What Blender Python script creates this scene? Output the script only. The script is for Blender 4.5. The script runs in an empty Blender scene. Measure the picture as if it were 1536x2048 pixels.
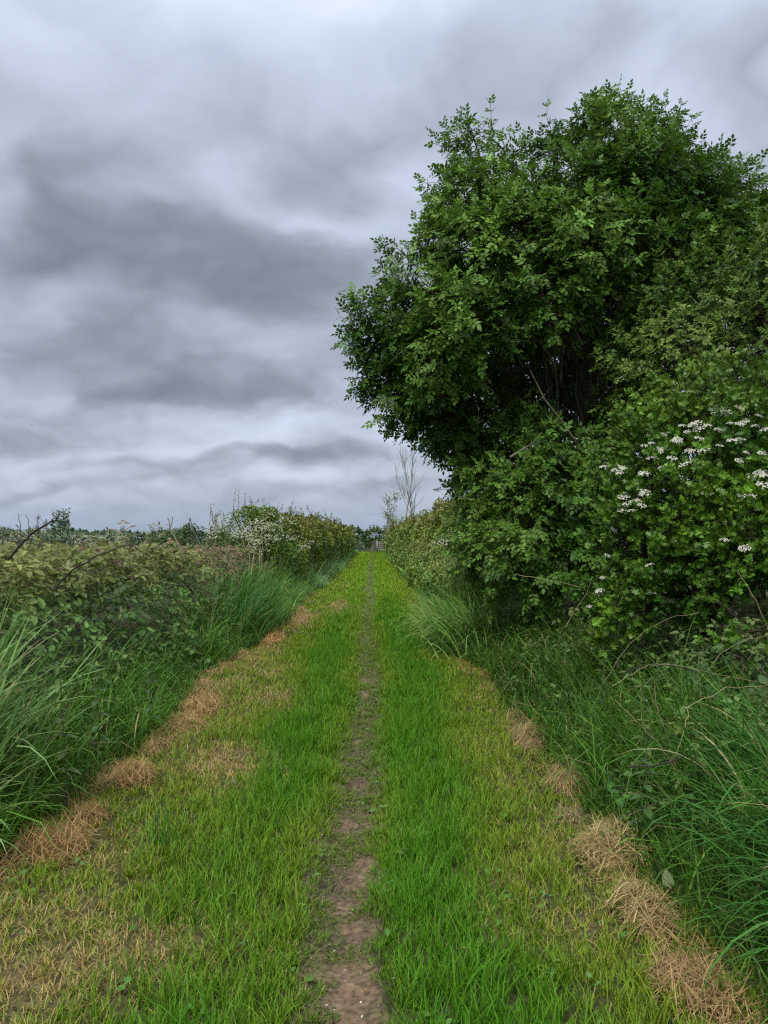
import bpy, math
import numpy as np
from mathutils import Vector, Matrix

R = math.radians
rng = np.random.default_rng(7)
scene = bpy.context.scene
COL = scene.collection

# ------------------------------------------------------------------ camera
CAM_H = 1.6
FPX = 1539.0            # focal length in photo pixels (1536 x 2048)
PITCH, YAW = 1.9, -0.86
cam_d = bpy.data.cameras.new('camera')
cam = bpy.data.objects.new('camera', cam_d)
COL.objects.link(cam)
cam.location = (0, 0, CAM_H)
cam.rotation_euler = (R(90 + PITCH), 0, R(YAW))
cam_d.sensor_fit = 'VERTICAL'
cam_d.sensor_height = 24
cam_d.lens = 24 * FPX / 2048
cam_d.clip_start = 0.05
cam_d.clip_end = 6000
scene.camera = cam
_CR = np.array(cam.rotation_euler.to_matrix())


def at(px, py, d):
    """world point d metres along the lane that shows at photo pixel px, py"""
    v = _CR @ np.array([(px - 768) / FPX, (1024 - py) / FPX, -1.0])
    v = v * (d / v[1])
    return np.array([v[0], v[1], v[2] + CAM_H])


def on_ground(px, py, z=0.0):
    v = _CR @ np.array([(px - 768) / FPX, (1024 - py) / FPX, -1.0])
    s = (z - CAM_H) / v[2]
    return np.array([v[0] * s, v[1] * s, z])


# ------------------------------------------------------------------ world: overcast cloud deck
SUN_EL, SUN_AZ = 56, 205          # azimuth measured clockwise from +Y (the lane)
world = bpy.data.worlds.new('World')
scene.world = world
world.use_nodes = True
nt = world.node_tree
nt.nodes.clear()
NL = nt.links


def wn(t, **kw):
    n = nt.nodes.new(t)
    for k, v in kw.items():
        setattr(n, k, v)
    return n


def wmath(op, a, b=None, c=None, clamp=False):
    n = wn('ShaderNodeMath', operation=op, use_clamp=clamp)
    for i, s in enumerate((a, b, c)):
        if s is None:
            continue
        if isinstance(s, (int, float)):
            n.inputs[i].default_value = s
        else:
            NL.new(s, n.inputs[i])
    return n.outputs[0]


def wmix(f, a, b):
    n = wn('ShaderNodeMix', data_type='RGBA')
    for idx, s in ((0, f), (6, a), (7, b)):
        if isinstance(s, (int, float)):
            n.inputs[idx].default_value = s
        elif isinstance(s, tuple):
            n.inputs[idx].default_value = (*s, 1)
        else:
            NL.new(s, n.inputs[idx])
    return n.outputs[2]


def wsmooth(v, a, b):
    n = wn('ShaderNodeMapRange', interpolation_type='SMOOTHSTEP')
    NL.new(v, n.inputs[0])
    n.inputs[1].default_value = a
    n.inputs[2].default_value = b
    return n.outputs[0]


tc = wn('ShaderNodeTexCoord')
sep = wn('ShaderNodeSeparateXYZ')
NL.new(tc.outputs['Generated'], sep.inputs[0])
DECK_A, DECK_C = 4.6, 2.0      # cloud layer seen from below: lumps shrink and flatten towards the horizon
hlen = wmath('MAXIMUM', wmath('SQRT', wmath('MAXIMUM', wmath('SUBTRACT', 1.0, wmath('MULTIPLY', sep.outputs[2], sep.outputs[2])), 0.0)), 0.25)
rad_ = wmath('DIVIDE', wmath('MULTIPLY', wmath('EXPONENT', wmath('MULTIPLY', wmath('MAXIMUM', sep.outputs[2], -0.05), -DECK_C)), DECK_A), hlen)
u = wmath('MULTIPLY', sep.outputs[0], rad_)
v = wmath('MULTIPLY', sep.outputs[1], rad_)
deck = wn('ShaderNodeCombineXYZ')
NL.new(u, deck.inputs[0])
NL.new(v, deck.inputs[1])


def wnoise(vec, scale, detail, rough, dist=0.0, off=(0, 0, 0)):
    mp = wn('ShaderNodeMapping')
    mp.inputs['Location'].default_value = off
    NL.new(vec, mp.inputs[0])
    n = wn('ShaderNodeTexNoise')
    NL.new(mp.outputs[0], n.inputs['Vector'])
    n.inputs['Scale'].default_value = scale
    n.inputs['Detail'].default_value = detail
    n.inputs['Roughness'].default_value = rough
    n.inputs['Distortion'].default_value = dist
    return n


warp = wnoise(deck.outputs[0], 2.0, 5, 0.5)
wv = wn('ShaderNodeVectorMath', operation='MULTIPLY_ADD')
NL.new(warp.outputs['Color'], wv.inputs[0])
wv.inputs[1].default_value = (.5, .5, 0)
wv.inputs[2].default_value = (-0.25, -0.25, 0)
wadd = wn('ShaderNodeVectorMath', operation='ADD')
NL.new(deck.outputs[0], wadd.inputs[0])
NL.new(wv.outputs[0], wadd.inputs[1])
deckw = wadd.outputs[0]
# cloud masses lying on the deck: bearing and height (as photo pixels), their radii, thickness (+) or thin break (-)
def deck_uv(px, py):
    q = _CR @ np.array([(px - 768) / FPX, (1024 - py) / FPX, -1.0])
    q = q / np.linalg.norm(q)
    r = DECK_A * math.exp(-DECK_C * max(q[2], -.05)) / max(.25, math.sqrt(1 - q[2] ** 2))
    return q[0] * r, q[1] * r


MASSES = []
for (px, py, rx, ry, amp) in [(120, 430, 300, 150, .36), (420, 540, 220, 90, .30), (60, 520, 200, 80, .15), (230, 690, 230, 75, .34), (520, 780, 300, 55, .32), (330, 800, 200, 40, .2), (60, 860, 160, 45, .28), (640, 620, 170, 90, .26), (640, 400, 90, 120, .14),
                              (680, 905, 190, 28, .34), (850, 120, 120, 90, .1), (1180, 90, 230, 70, .1), (1480, 180, 120, 100, .15), (250, 920, 220, 22, .2), (150, 975, 260, 16, .22), (720, 970, 220, 14, .2), (420, 1005, 300, 12, .2),
                              (610, 445, 110, 28, -.38), (560, 60, 260, 90, -.2), (250, 200, 220, 80, -.1), (870, 330, 70, 120, -.22), (360, 615, 120, 40, -.26), (60, 610, 120, 40, -.2), (560, 690, 130, 30, -.16), (250, 840, 150, 24, -.26),
                              (120, 780, 120, 40, -.1), (520, 850, 200, 22, -.26), (300, 895, 300, 12, -.3), (560, 945, 260, 14, -.3), (120, 945, 160, 12, -.25), (800, 880, 60, 40, -.3)]:
    mu, mv = deck_uv(px, py)
    ru = abs(deck_uv(px + rx, py)[0] - mu)
    rv = .5 * abs(deck_uv(px, py + ry)[1] - deck_uv(px, py - ry)[1])
    MASSES.append((mu, mv, ru * 1.1, rv * 1.15, amp * (.92 if amp > 0 else .6)))
acc = None
for (mu, mv, ru, rv, amp) in MASSES:
    mp = wn('ShaderNodeMapping')
    mp.inputs['Scale'].default_value = (1 / ru, 1 / rv, 0)
    mp.inputs['Location'].default_value = (-mu / ru, -mv / rv, 0)
    NL.new(deckw, mp.inputs[0])
    dt = wn('ShaderNodeVectorMath', operation='DOT_PRODUCT')
    NL.new(mp.outputs[0], dt.inputs[0])
    NL.new(mp.outputs[0], dt.inputs[1])
    e = wmath('EXPONENT', wmath('MULTIPLY', dt.outputs['Value'], -1.0))
    acc = wmath('MULTIPLY_ADD', e, amp, acc if acc is not None else 0.0)
def lumps_at(off):
    """billowing cloud lumps: two octaves of folded noise on the deck"""
    a_ = wnoise(deckw, 1.5, 3, 0.45, 0.0, (3.1 + off[0], 1.7 + off[1], 0)).outputs['Fac']
    b_ = wnoise(deckw, 4.2, 3, 0.5, 0.0, (0.4 + off[0], 5.2 + off[1], 0)).outputs['Fac']
    fa = wmath('ABSOLUTE', wmath('SUBTRACT', a_, 0.5))
    fb = wmath('ABSOLUTE', wmath('SUBTRACT', b_, 0.5))
    return wmath('MULTIPLY_ADD', fb, -.45, wmath('MULTIPLY', fa, -2.2))


L0 = lumps_at((0, 0))
L1 = lumps_at((0.0, 0.16))
n1 = wnoise(deck.outputs[0], 1.1, 6, 0.5, 0.3, (3.1, 1.7, 0)).outputs['Fac']
dens = wmath('MULTIPLY_ADD', wmath('SUBTRACT', n1, 0.5), 0.5, 0.35)
dens = wmath('MULTIPLY_ADD', wmath('ADD', L0, 0.33), 0.30, dens)
dens = wmath('MULTIPLY_ADD', wmath('SUBTRACT', L0, L1), 0.32, dens)
dens = wmath('ADD', dens, acc)
ramp = wn('ShaderNodeValToRGB')
ramp.color_ramp.interpolation = 'B_SPLINE'
el = ramp.color_ramp.elements
el[0].position, el[0].color = 0.0, (0.29, 0.325, 0.375, 1)
el[1].position, el[1].color = 1.0, (0.070, 0.082, 0.094, 1)
for p_, c_ in ((.22, (.256, .286, .348, 1)), (.45, (.192, .217, .262, 1)), (.7, (.119, .138, .164, 1))):
    q = el.new(p_)
    q.color = c_
NL.new(dens, ramp.inputs[0])
# thickening air towards the horizon, brighter overcast towards the zenith
hz = wsmooth(sep.outputs[2], -0.03, 0.10)
col = wmix(hz, (0.135, 0.168, 0.22), ramp.outputs[0])
gain = wmath('MULTIPLY_ADD', wsmooth(sep.outputs[2], 0.45, 1.0), 2.1, 1.0)
sky = wn('ShaderNodeTexSky', sky_type='NISHITA')
sky.sun_disc = False
sky.sun_elevation = R(SUN_EL)
sky.sun_rotation = R(SUN_AZ)
sky.air_density = 1.0
sky.dust_density = 3.0
mul = wn('ShaderNodeVectorMath', operation='SCALE')
NL.new(col, mul.inputs[0])
NL.new(wmath('MULTIPLY', gain, 10.0), mul.inputs['Scale'])
final = wmix(0.95, sky.outputs[0], mul.outputs[0])
bg = wn('ShaderNodeBackground')
bg.inputs['Strength'].default_value = 0.1
NL.new(final, bg.inputs['Color'])
wo = wn('ShaderNodeOutputWorld')
NL.new(bg.outputs[0], wo.inputs[0])

# ------------------------------------------------------------------ sun (veiled by cloud)
sun_d = bpy.data.lights.new('sun', 'SUN')
sun_d.energy = 1.5
sun_d.angle = R(12)
sun_d.color = (1.0, 0.97, 0.91)
sun = bpy.data.objects.new('sun', sun_d)
COL.objects.link(sun)
sd = Vector((math.sin(R(SUN_AZ)) * math.cos(R(SUN_EL)), math.cos(R(SUN_AZ)) * math.cos(R(SUN_EL)), math.sin(R(SUN_EL))))
sun.rotation_euler = sd.to_track_quat('Z', 'Y').to_euler()
sun.location = (0, 0, 30)

# ------------------------------------------------------------------ render settings
scene.view_settings.view_transform = 'Standard'
scene.view_settings.look = 'None'
scene.view_settings.exposure = 1.32
scene.view_settings.gamma = 1
scene.view_settings.use_curve_mapping = False
scene.render.engine = 'CYCLES'
cy = scene.cycles
cy.max_bounces = 6
cy.diffuse_bounces = 3
cy.glossy_bounces = 2
cy.transmission_bounces = 4
cy.transparent_max_bounces = 4
cy.use_denoising = False
cy.use_adaptive_sampling = False
cy.pixel_filter_type = 'BLACKMAN_HARRIS'
cy.filter_width = 1.3


# ------------------------------------------------------------------ numpy helpers
def norm(a):
    return a / np.maximum(np.linalg.norm(a, axis=-1, keepdims=True), 1e-9)


def _hash(ix, iy, iz, seed):
    h = (ix.astype(np.int64) * 374761393 + iy.astype(np.int64) * 668265263 + iz.astype(np.int64) * 2147483647 + seed * 974711) & 0xffffffff
    h = ((h ^ (h >> 13)) * 1274126177) & 0xffffffff
    h = ((h ^ (h >> 15)) * 2246822519) & 0xffffffff
    return ((h ^ (h >> 16)) & 0xffffff) / float(0xffffff)


def vn3(x, y, z, seed=0):
    x, y, z = np.broadcast_arrays(np.asarray(x, float), np.asarray(y, float), np.asarray(z, float))
    fx, fy, fz = np.floor(x), np.floor(y), np.floor(z)
    tx, ty, tz = x - fx, y - fy, z - fz
    tx, ty, tz = tx * tx * (3 - 2 * tx), ty * ty * (3 - 2 * ty), tz * tz * (3 - 2 * tz)
    out = 0
    for dx in (0, 1):
        for dy in (0, 1):
            for dz in (0, 1):
                w = (tx if dx else 1 - tx) * (ty if dy else 1 - ty) * (tz if dz else 1 - tz)
                out = out + w * _hash(fx + dx, fy + dy, fz + dz, seed)
    return out


def fbm(x, y, z=0.0, seed=0, octv=3):
    s, a, t = 0, 1.0, 0
    for o in range(octv):
        k = 2.03 ** o
        s = s + a * vn3(np.asarray(x) * k, np.asarray(y) * k, np.asarray(z) * k, seed + o)
        t += a
        a *= .5
    return s / t


def sstep(x, a, b):
    t = np.clip((x - a) / (b - a), 0, 1)
    return t * t * (3 - 2 * t)


def lerp(a, b, t):
    return a + (b - a) * t


def build(name, V, F, C, mat, parent=None, smooth=False, **props):
    V = np.asarray(V, np.float32).reshape(-1, 3)
    F = np.asarray(F, np.int32)
    k = F.shape[1]
    me = bpy.data.meshes.new(name)
    me.vertices.add(len(V))
    me.vertices.foreach_set('co', V.ravel())
    me.loops.add(F.size)
    me.loops.foreach_set('vertex_index', F.ravel())
    me.polygons.add(len(F))
    me.polygons.foreach_set('loop_start', np.arange(0, F.size, k, dtype=np.int32))
    me.polygons.foreach_set('loop_total', np.full(len(F), k, np.int32))
    if smooth:
        me.polygons.foreach_set('use_smooth', np.ones(len(F), bool))
    if C is not None:
        C = np.asarray(C, np.float32)
        if C.ndim == 1:
            C = np.tile(C, (len(V), 1))
        a = me.color_attributes.new('tint', 'FLOAT_COLOR', 'POINT')
        a.data.foreach_set('color', np.concatenate([C, np.ones((len(C), 1), np.float32)], 1).ravel())
    me.update(calc_edges=True)
    me.materials.append(mat)
    ob = bpy.data.objects.new(name, me)
    COL.objects.link(ob)
    if parent is not None:
        ob.parent = parent
        ob.matrix_parent_inverse = Matrix.Translation(-Vector(parent.location))
    for a_, b_ in props.items():
        ob[a_] = b_
    return ob


def thing(name, loc, label, category, group=None):
    e = bpy.data.objects.new(name, None)
    e.empty_display_size = 0.2
    e.location = tuple(float(q) for q in loc)
    COL.objects.link(e)
    e['label'] = label
    e['category'] = category
    if group:
        e['group'] = group
    return e


class Acc:
    """collects triangle soup with vertex tints"""

    def __init__(s):
        s.V, s.F, s.C, s.n = [], [], [], 0

    def add(s, V, F, C):
        V = V.reshape(-1, 3)
        if len(V) == 0:
            return
        C = np.asarray(C, float)
        if C.ndim == 1:
            C = np.tile(C, (len(V), 1))
        s.V.append(V)
        s.F.append(F + s.n)
        s.C.append(C)
        s.n += len(V)

    def build(s, name, mat, parent=None, **kw):
        return build(name, np.concatenate(s.V), np.concatenate(s.F), np.concatenate(s.C), mat, parent, **kw)


def blades(pos, length, width, azim, lean, bend, col, rows=3, twist=0.6, tipcol=None):
    """arched grass blades; azim: lean direction, lean: start tilt from vertical, bend: extra tilt gained to the tip (radians)"""
    N = len(pos)
    length, width, azim, lean, bend = [np.broadcast_to(np.asarray(q, float), (N,)) for q in (length, width, azim, lean, bend)]
    d = np.stack([np.cos(azim), np.sin(azim), np.zeros(N)], 1)
    ra = azim + np.pi / 2 + rng.normal(0, twist, N)
    side = np.stack([np.cos(ra), np.sin(ra), np.zeros(N)], 1)
    pts = [np.array(pos, float)]
    th = lean.copy()
    step = length / rows
    for r in range(rows):
        th = lean + bend * ((r + .5) / rows) ** 1.3
        dv = d * np.sin(th)[:, None] + np.array([0, 0, 1.0]) * np.cos(th)[:, None]
        pts.append(pts[-1] + dv * step[:, None])
    nv = rows * 2 + 1
    V = np.zeros((N, nv, 3))
    C = np.zeros((N, nv, 3))
    col = np.broadcast_to(col, (N, 3))
    for r in range(rows):
        t = r / rows
        w = width * (0.75 + 0.5 * t - 1.0 * t * t) * .5
        V[:, 2 * r] = pts[r] - side * w[:, None]
        V[:, 2 * r + 1] = pts[r] + side * w[:, None]
        C[:, 2 * r] = C[:, 2 * r + 1] = col
    V[:, -1] = pts[rows]
    C[:, -1] = col if tipcol is None else tipcol
    F = []
    for r in range(rows - 1):
        a = 2 * r
        F += [(a, a + 1, a + 3), (a, a + 3, a + 2)]
    a = 2 * (rows - 1)
    F.append((a, a + 1, a + 2))
    F = np.array(F)
    Fa = (F[None] + (np.arange(N) * nv)[:, None, None]).reshape(-1, 3)
    return V.reshape(-1, 3), Fa, C.reshape(-1, 3)


def stamps(T, TF, pos, d, nrm, size, col, tcol=None):
    """instances of a template (x side, y along, z normal) as triangles"""
    T = np.asarray(T, float)
    TF = np.asarray(TF)
    N, k = len(pos), len(T)
    t = norm(d)
    s = norm(np.cross(t, nrm))
    n = np.cross(s, t)
    size = np.broadcast_to(np.asarray(size, float), (N,))[:, None, None]
    V = pos[:, None] + size * (T[None, :, 0:1] * s[:, None] + T[None, :, 1:2] * t[:, None] + T[None, :, 2:3] * n[:, None])
    F = (TF[None] + (np.arange(N) * k)[:, None, None]).reshape(-1, 3)
    C = np.repeat(np.broadcast_to(col, (N, 3))[:, None], k, 1)
    if tcol is not None:
        C = C * np.asarray(tcol)[None, :, None]
    return V.reshape(-1, 3), F, C.reshape(-1, 3)


def tube(pts, rad, sides=5):
    """one tapered tube along a polyline"""
    pts = np.asarray(pts, float)
    n = len(pts)
    rad = np.broadcast_to(np.asarray(rad, float), (n,))
    tg = norm(np.gradient(pts, axis=0))
    ref = np.array([0.3, 0.2, 1.0]) if abs(tg[:, 2]).mean() < .8 else np.array([1.0, .1, 0])
    s = norm(np.cross(tg, ref))
    b = np.cross(tg, s)
    ang = np.arange(sides) * 2 * np.pi / sides
    V = pts[:, None] + rad[:, None, None] * (np.cos(ang)[None, :, None] * s[:, None] + np.sin(ang)[None, :, None] * b[:, None])
    F = []
    for i in range(n - 1):
        for j in range(sides):
            k = (j + 1) % sides
            a, b_, c, e = i * sides + j, i * sides + k, (i + 1) * sides + k, (i + 1) * sides + j
            F += [(a, b_, c), (a, c, e)]
    return V.reshape(-1, 3), np.array(F)


def tubes(P0, P1, r0, r1, sag=0.0, sides=3):
    """many straight-ish three segment twigs at once"""
    N = len(P0)
    t = norm(P1 - P0)
    ref = np.where(np.abs(t[:, 2:3]) > .9, np.array([[1., 0, 0]]), np.array([[0, 0, 1.]]))
    s = norm(np.cross(t, ref))
    b = np.cross(t, s)
    V = np.zeros((N, 3 * sides, 3))
    L = np.linalg.norm(P1 - P0, axis=1)
    for i, f in enumerate((0, .5, 1)):
        c = P0 + (P1 - P0) * f
        if i == 1:
            c = c + (s * rng.normal(0, .06, (N, 1)) + b * rng.normal(0, .06, (N, 1))) * L[:, None] + np.array([0, 0, sag])
        r = r0 + (r1 - r0) * f
        for j in range(sides):
            a = j * 2 * np.pi / sides
            V[:, i * sides + j] = c + (s * math.cos(a) + b * math.sin(a)) * np.broadcast_to(r, (N,))[:, None]
    F = []
    for i in range(2):
        for j in range(sides):
            k = (j + 1) % sides
            F += [(i * sides + j, i * sides + k, (i + 1) * sides + k), (i * sides + j, (i + 1) * sides + k, (i + 1) * sides + j)]
    F = (np.array(F)[None] + (np.arange(N) * 3 * sides)[:, None, None]).reshape(-1, 3)
    return V.reshape(-1, 3), F


def curve_pts(p0, p1, n=8, lift=0.0, wob=0.0, start_dir=None):
    p0, p1 = np.asarray(p0, float), np.asarray(p1, float)
    t = np.linspace(0, 1, n)[:, None]
    L = np.linalg.norm(p1 - p0)
    m = (p0 + p1) / 2 + np.array([0, 0, lift])
    if start_dir is not None:
        m = p0 + norm(np.asarray(start_dir, float)) * L * .5
    P = (1 - t) ** 2 * p0 + 2 * t * (1 - t) * m + t * t * p1
    if wob:
        w = rng.normal(0, wob, (n, 3))
        w[0] = w[-1] = 0
        P = P + w
    return P


def rand_dirs(n):
    return norm(rng.normal(0, 1, (n, 3)))


def tone(col, n, v=.18, hue=.08):
    """per-piece colour variation"""
    k = np.exp(rng.normal(0, v, (n, 1)))
    h = rng.normal(0, hue, (n, 1))
    return np.clip(np.asarray(col) * k * np.concatenate([1 + h, np.ones((n, 1)), 1 - h], 1), 0.003, .9)


# ------------------------------------------------------------------ materials
def mat_leaf(name, rough=.45, trans=.3, spec=.4, back=(1.0, 1.0, 1.0), backmix=0.0, noise=0.0):
    m = bpy.data.materials.new(name)
    m.use_nodes = True
    t = m.node_tree
    t.nodes.clear()
    L = t.links
    at_ = t.nodes.new('ShaderNodeAttribute')
    at_.attribute_name = 'tint'
    c = at_.outputs['Color']
    if noise > 0:
        tcn = t.nodes.new('ShaderNodeTexCoord')
        nz = t.nodes.new('ShaderNodeTexNoise')
        nz.inputs['Scale'].default_value = 60
        L.new(tcn.outputs['Object'], nz.inputs['Vector'])
        mr = t.nodes.new('ShaderNodeMapRange')
        mr.inputs[3].default_value = 1 - noise
        mr.inputs[4].default_value = 1 + noise
        L.new(nz.outputs['Fac'], mr.inputs[0])
        sc_ = t.nodes.new('ShaderNodeVectorMath')
        sc_.operation = 'SCALE'
        L.new(c, sc_.inputs[0])
        L.new(mr.outputs[0], sc_.inputs['Scale'])
        c = sc_.outputs[0]
    if backmix > 0:
        g = t.nodes.new('ShaderNodeNewGeometry')
        f = t.nodes.new('ShaderNodeMath')
        f.operation = 'MULTIPLY'
        L.new(g.outputs['Backfacing'], f.inputs[0])
        f.inputs[1].default_value = backmix
        mx = t.nodes.new('ShaderNodeMix')
        mx.data_type = 'RGBA'
        L.new(f.outputs[0], mx.inputs[0])
        L.new(c, mx.inputs[6])
        mx.inputs[7].default_value = (*back, 1)
        c = mx.outputs[2]
    p = t.nodes.new('ShaderNodeBsdfPrincipled')
    L.new(c, p.inputs['Base Color'])
    p.inputs['Roughness'].default_value = rough
    p.inputs['Specular IOR Level'].default_value = spec
    o = t.nodes.new('ShaderNodeOutputMaterial')
    if trans > 0:
        tr = t.nodes.new('ShaderNodeBsdfTranslucent')
        sc2 = t.nodes.new('ShaderNodeVectorMath')
        sc2.operation = 'MULTIPLY'
        L.new(c, sc2.inputs[0])
        sc2.inputs[1].default_value = (1.15, 1.25, .7)
        L.new(sc2.outputs[0], tr.inputs['Color'])
        ms = t.nodes.new('ShaderNodeMixShader')
        ms.inputs[0].default_value = trans
        L.new(p.outputs[0], ms.inputs[1])
        L.new(tr.outputs[0], ms.inputs[2])
        L.new(ms.outputs[0], o.inputs[0])
    else:
        L.new(p.outputs[0], o.inputs[0])
    return m


M_GRASS = mat_leaf('grass_blade', .6, .25, .15)
M_LONG = mat_leaf('long_grass_blade', .5, .24, .16)
M_DRY = mat_leaf('dry_grass', .7, .2, .2)
M_ELDER = mat_leaf('elder_leaf', .5, .22, .16, (.09, .16, .04), .4)
M_THORN = mat_leaf('hawthorn_leaf', .45, .22, .25)
M_BRAMBLE = mat_leaf('bramble_leaf', .55, .2, .25, (.24, .25, .13), .55)
M_FLOWER = mat_leaf('white_petal', .6, .3, .2)


def mat_bark(name, rough=.9, scale=30, lo=.6, hi=1.35):
    m = mat_leaf(name, rough, 0, .15)
    t = m.node_tree
    p = next(n for n in t.nodes if n.type == 'BSDF_PRINCIPLED')
    a = next(n for n in t.nodes if n.type == 'ATTRIBUTE')
    tcn = t.nodes.new('ShaderNodeTexCoord')
    mp = t.nodes.new('ShaderNodeMapping')
    mp.inputs['Scale'].default_value = (1, 1, .25)
    t.links.new(tcn.outputs['Object'], mp.inputs[0])
    nz = t.nodes.new('ShaderNodeTexNoise')
    nz.inputs['Scale'].default_value = scale
    nz.inputs['Detail'].default_value = 5
    t.links.new(mp.outputs[0], nz.inputs['Vector'])
    mr = t.nodes.new('ShaderNodeMapRange')
    mr.inputs[1].default_value, mr.inputs[2].default_value = .3, .7
    mr.inputs[3].default_value, mr.inputs[4].default_value = lo, hi
    t.links.new(nz.outputs['Fac'], mr.inputs[0])
    s = t.nodes.new('ShaderNodeVectorMath')
    s.operation = 'SCALE'
    t.links.new(a.outputs['Color'], s.inputs[0])
    t.links.new(mr.outputs[0], s.inputs['Scale'])
    t.links.new(s.outputs[0], p.inputs['Base Color'])
    b = t.nodes.new('ShaderNodeBump')
    b.inputs['Strength'].default_value = .6
    b.inputs['Distance'].default_value = .02
    t.links.new(nz.outputs['Fac'], b.inputs['Height'])
    t.links.new(b.outputs[0], p.inputs['Normal'])
    return m


M_BARK = mat_bark('bark')
M_SOIL = mat_bark('soil', .95, 38, .4, 1.5)
M_SOIL.node_tree.nodes['Mapping'].inputs['Scale'].default_value = (1, 1, 1)
M_PLAIN = mat_leaf('feather', .7, 0, .2)


# ------------------------------------------------------------------ terrain
def edge_l(y):
    return -1.80 + .34 * (fbm(np.asarray(y) * .8, 3.3, seed=11) - .5) + .16 * (fbm(np.asarray(y) * 4, 9.3, seed=12) - .5)


def edge_r(y):
    y = np.asarray(y, float)
    return 1.24 + .32 * (fbm(y * .8, 7.7, seed=13) - .5) + .16 * (fbm(y * 4, 1.3, seed=14) - .5) - .1 * sstep(y, 8, 11) + .2 * sstep(y, 13, 18)


def track_x(y):
    return -.075 + .045 * np.sin(np.asarray(y) * .6 + 2.4) + .16 * (fbm(np.asarray(y) * .8, .2, seed=15) - .5)


def ground_h(x, y):
    x, y = np.asarray(x, float), np.asarray(y, float)
    near = 1 - sstep(np.hypot(x, y), 60, 140)
    h = .035 * (fbm(x * 2.2, y * 2.2, seed=1) - .5) + .06 * (fbm(x * .5, y * .4, seed=2) - .5)
    h = h - .04 * np.exp(-((x - track_x(y)) / .15) ** 2)
    h = h + .16 * sstep(edge_l(y) - x, -.05, .9) + .22 * sstep(x - edge_r(y), -.05, 1.1)
    return h * near


SOIL_SPOTS = [(715, 1985, .135, .33), (690, 1930, .1, .1), (716, 1850, .09, .1), (712, 1745, .1, .15), (735, 1715, .08, .1), (690, 1640, .06, .1), (735, 1640, .06, .08), (716, 1555, .075, .13),
              (711, 1475, .045, .2), (728, 1420, .045, .12), (727, 1385, .06, .2), (724, 1357, .055, .22), (690, 1790, .07, .12)]
_SS = [(on_ground(a, b), c, d) for a, b, c, d in SOIL_SPOTS]


def soil_mask(x, y):
    x, y = np.asarray(x, float), np.asarray(y, float)
    m = 0.0
    wx = x + .09 * (fbm(x * 9, y * 9, seed=21) - .5)
    wy = y + .14 * (fbm(x * 9, y * 9, seed=22) - .5)
    for p, rx, ry in _SS:
        m = np.maximum(m, np.exp(-(((wx - p[0]) / rx) ** 2 + ((wy - p[1]) / ry) ** 2) * 1.1) * 1.25)
    tr = np.exp(-((wx - track_x(y)) / .11) ** 2)
    m = np.maximum(m, tr * (.08 + .6 * sstep(fbm(x * 3.5, y * 1.3, seed=23), .55, .8)) * (1 - .85 * sstep(y, 7, 12)))
    return np.clip(m, 0, 1)


def track_mask(x, y):
    return np.exp(-((np.asarray(x) - track_x(y)) / (.145 + .06 * (fbm(np.asarray(y) * 1.1, 2.2, seed=25) - .5))) ** 4)


# dry, bleached patches in the mown grass: px, py, radius across, radius along, strength
DRY_SPOTS = [(250, 1910, .42, .28, .95), (60, 1960, .5, .3, .9), (100, 1840, .4, .3, .7), (450, 1525, .34, .5, 1.), (550, 1395, .32, .8, .75), (540, 1345, .3, .8, .6),
             (680, 1212, .4, 2.5, .9), (610, 1240, .3, 2., .7), (480, 1430, .3, .5, .5), (230, 1690, .3, .4, .5), (1010, 1850, .22, .2, .45), (1000, 1760, .2, .25, .4),
             (1130, 1700, .2, .3, .5), (1180, 1830, .3, .3, .45), (960, 1490, .2, .5, .35), (1010, 1560, .2, .4, .35), (700, 1172, .5, 3, .5)]
_DS = [(on_ground(a, b), c, d, e) for a, b, c, d, e in DRY_SPOTS]


def dry_mask(x, y):
    x, y = np.asarray(x, float), np.asarray(y, float)
    wx = x + .25 * (fbm(x * 3, y * 3, seed=31) - .5)
    wy = y + .3 * (fbm(x * 3, y * 3, seed=32) - .5)
    m = 0.
    for p, rx, ry, s in _DS:
        m = np.maximum(m, s * np.exp(-(((wx - p[0]) / rx) ** 2 + ((wy - p[1]) / ry) ** 2)))
    m = np.maximum(m, .75 * sstep(-x, .9, 1.75) * sstep(fbm(x * 2, y * 1.1, seed=33), .42, .68) * (1 - .6 * sstep(y, 14, 26)))
    m = np.maximum(m, .35 * sstep(x, .6, 1.2) * sstep(fbm(x * 2, y * 1.2, seed=34), .45, .7) * (1 - sstep(y, 12, 22)))
    return np.clip(m, 0, 1)


def lush_mask(x, y):
    x, y = np.asarray(x, float), np.asarray(y, float)
    tx = track_x(y)
    w = np.exp(-((x - tx + .52) / .34) ** 2) + np.exp(-((x - tx - .48) / .36) ** 2)
    return np.clip(w * (.55 + .9 * fbm(x * 1.5, y * .8, seed=41)), 0, 1)


def axis(parts):
    return np.unique(np.concatenate([np.arange(a, b, s) for a, b, s in parts] + [np.array([parts[-1][1]])]))


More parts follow.
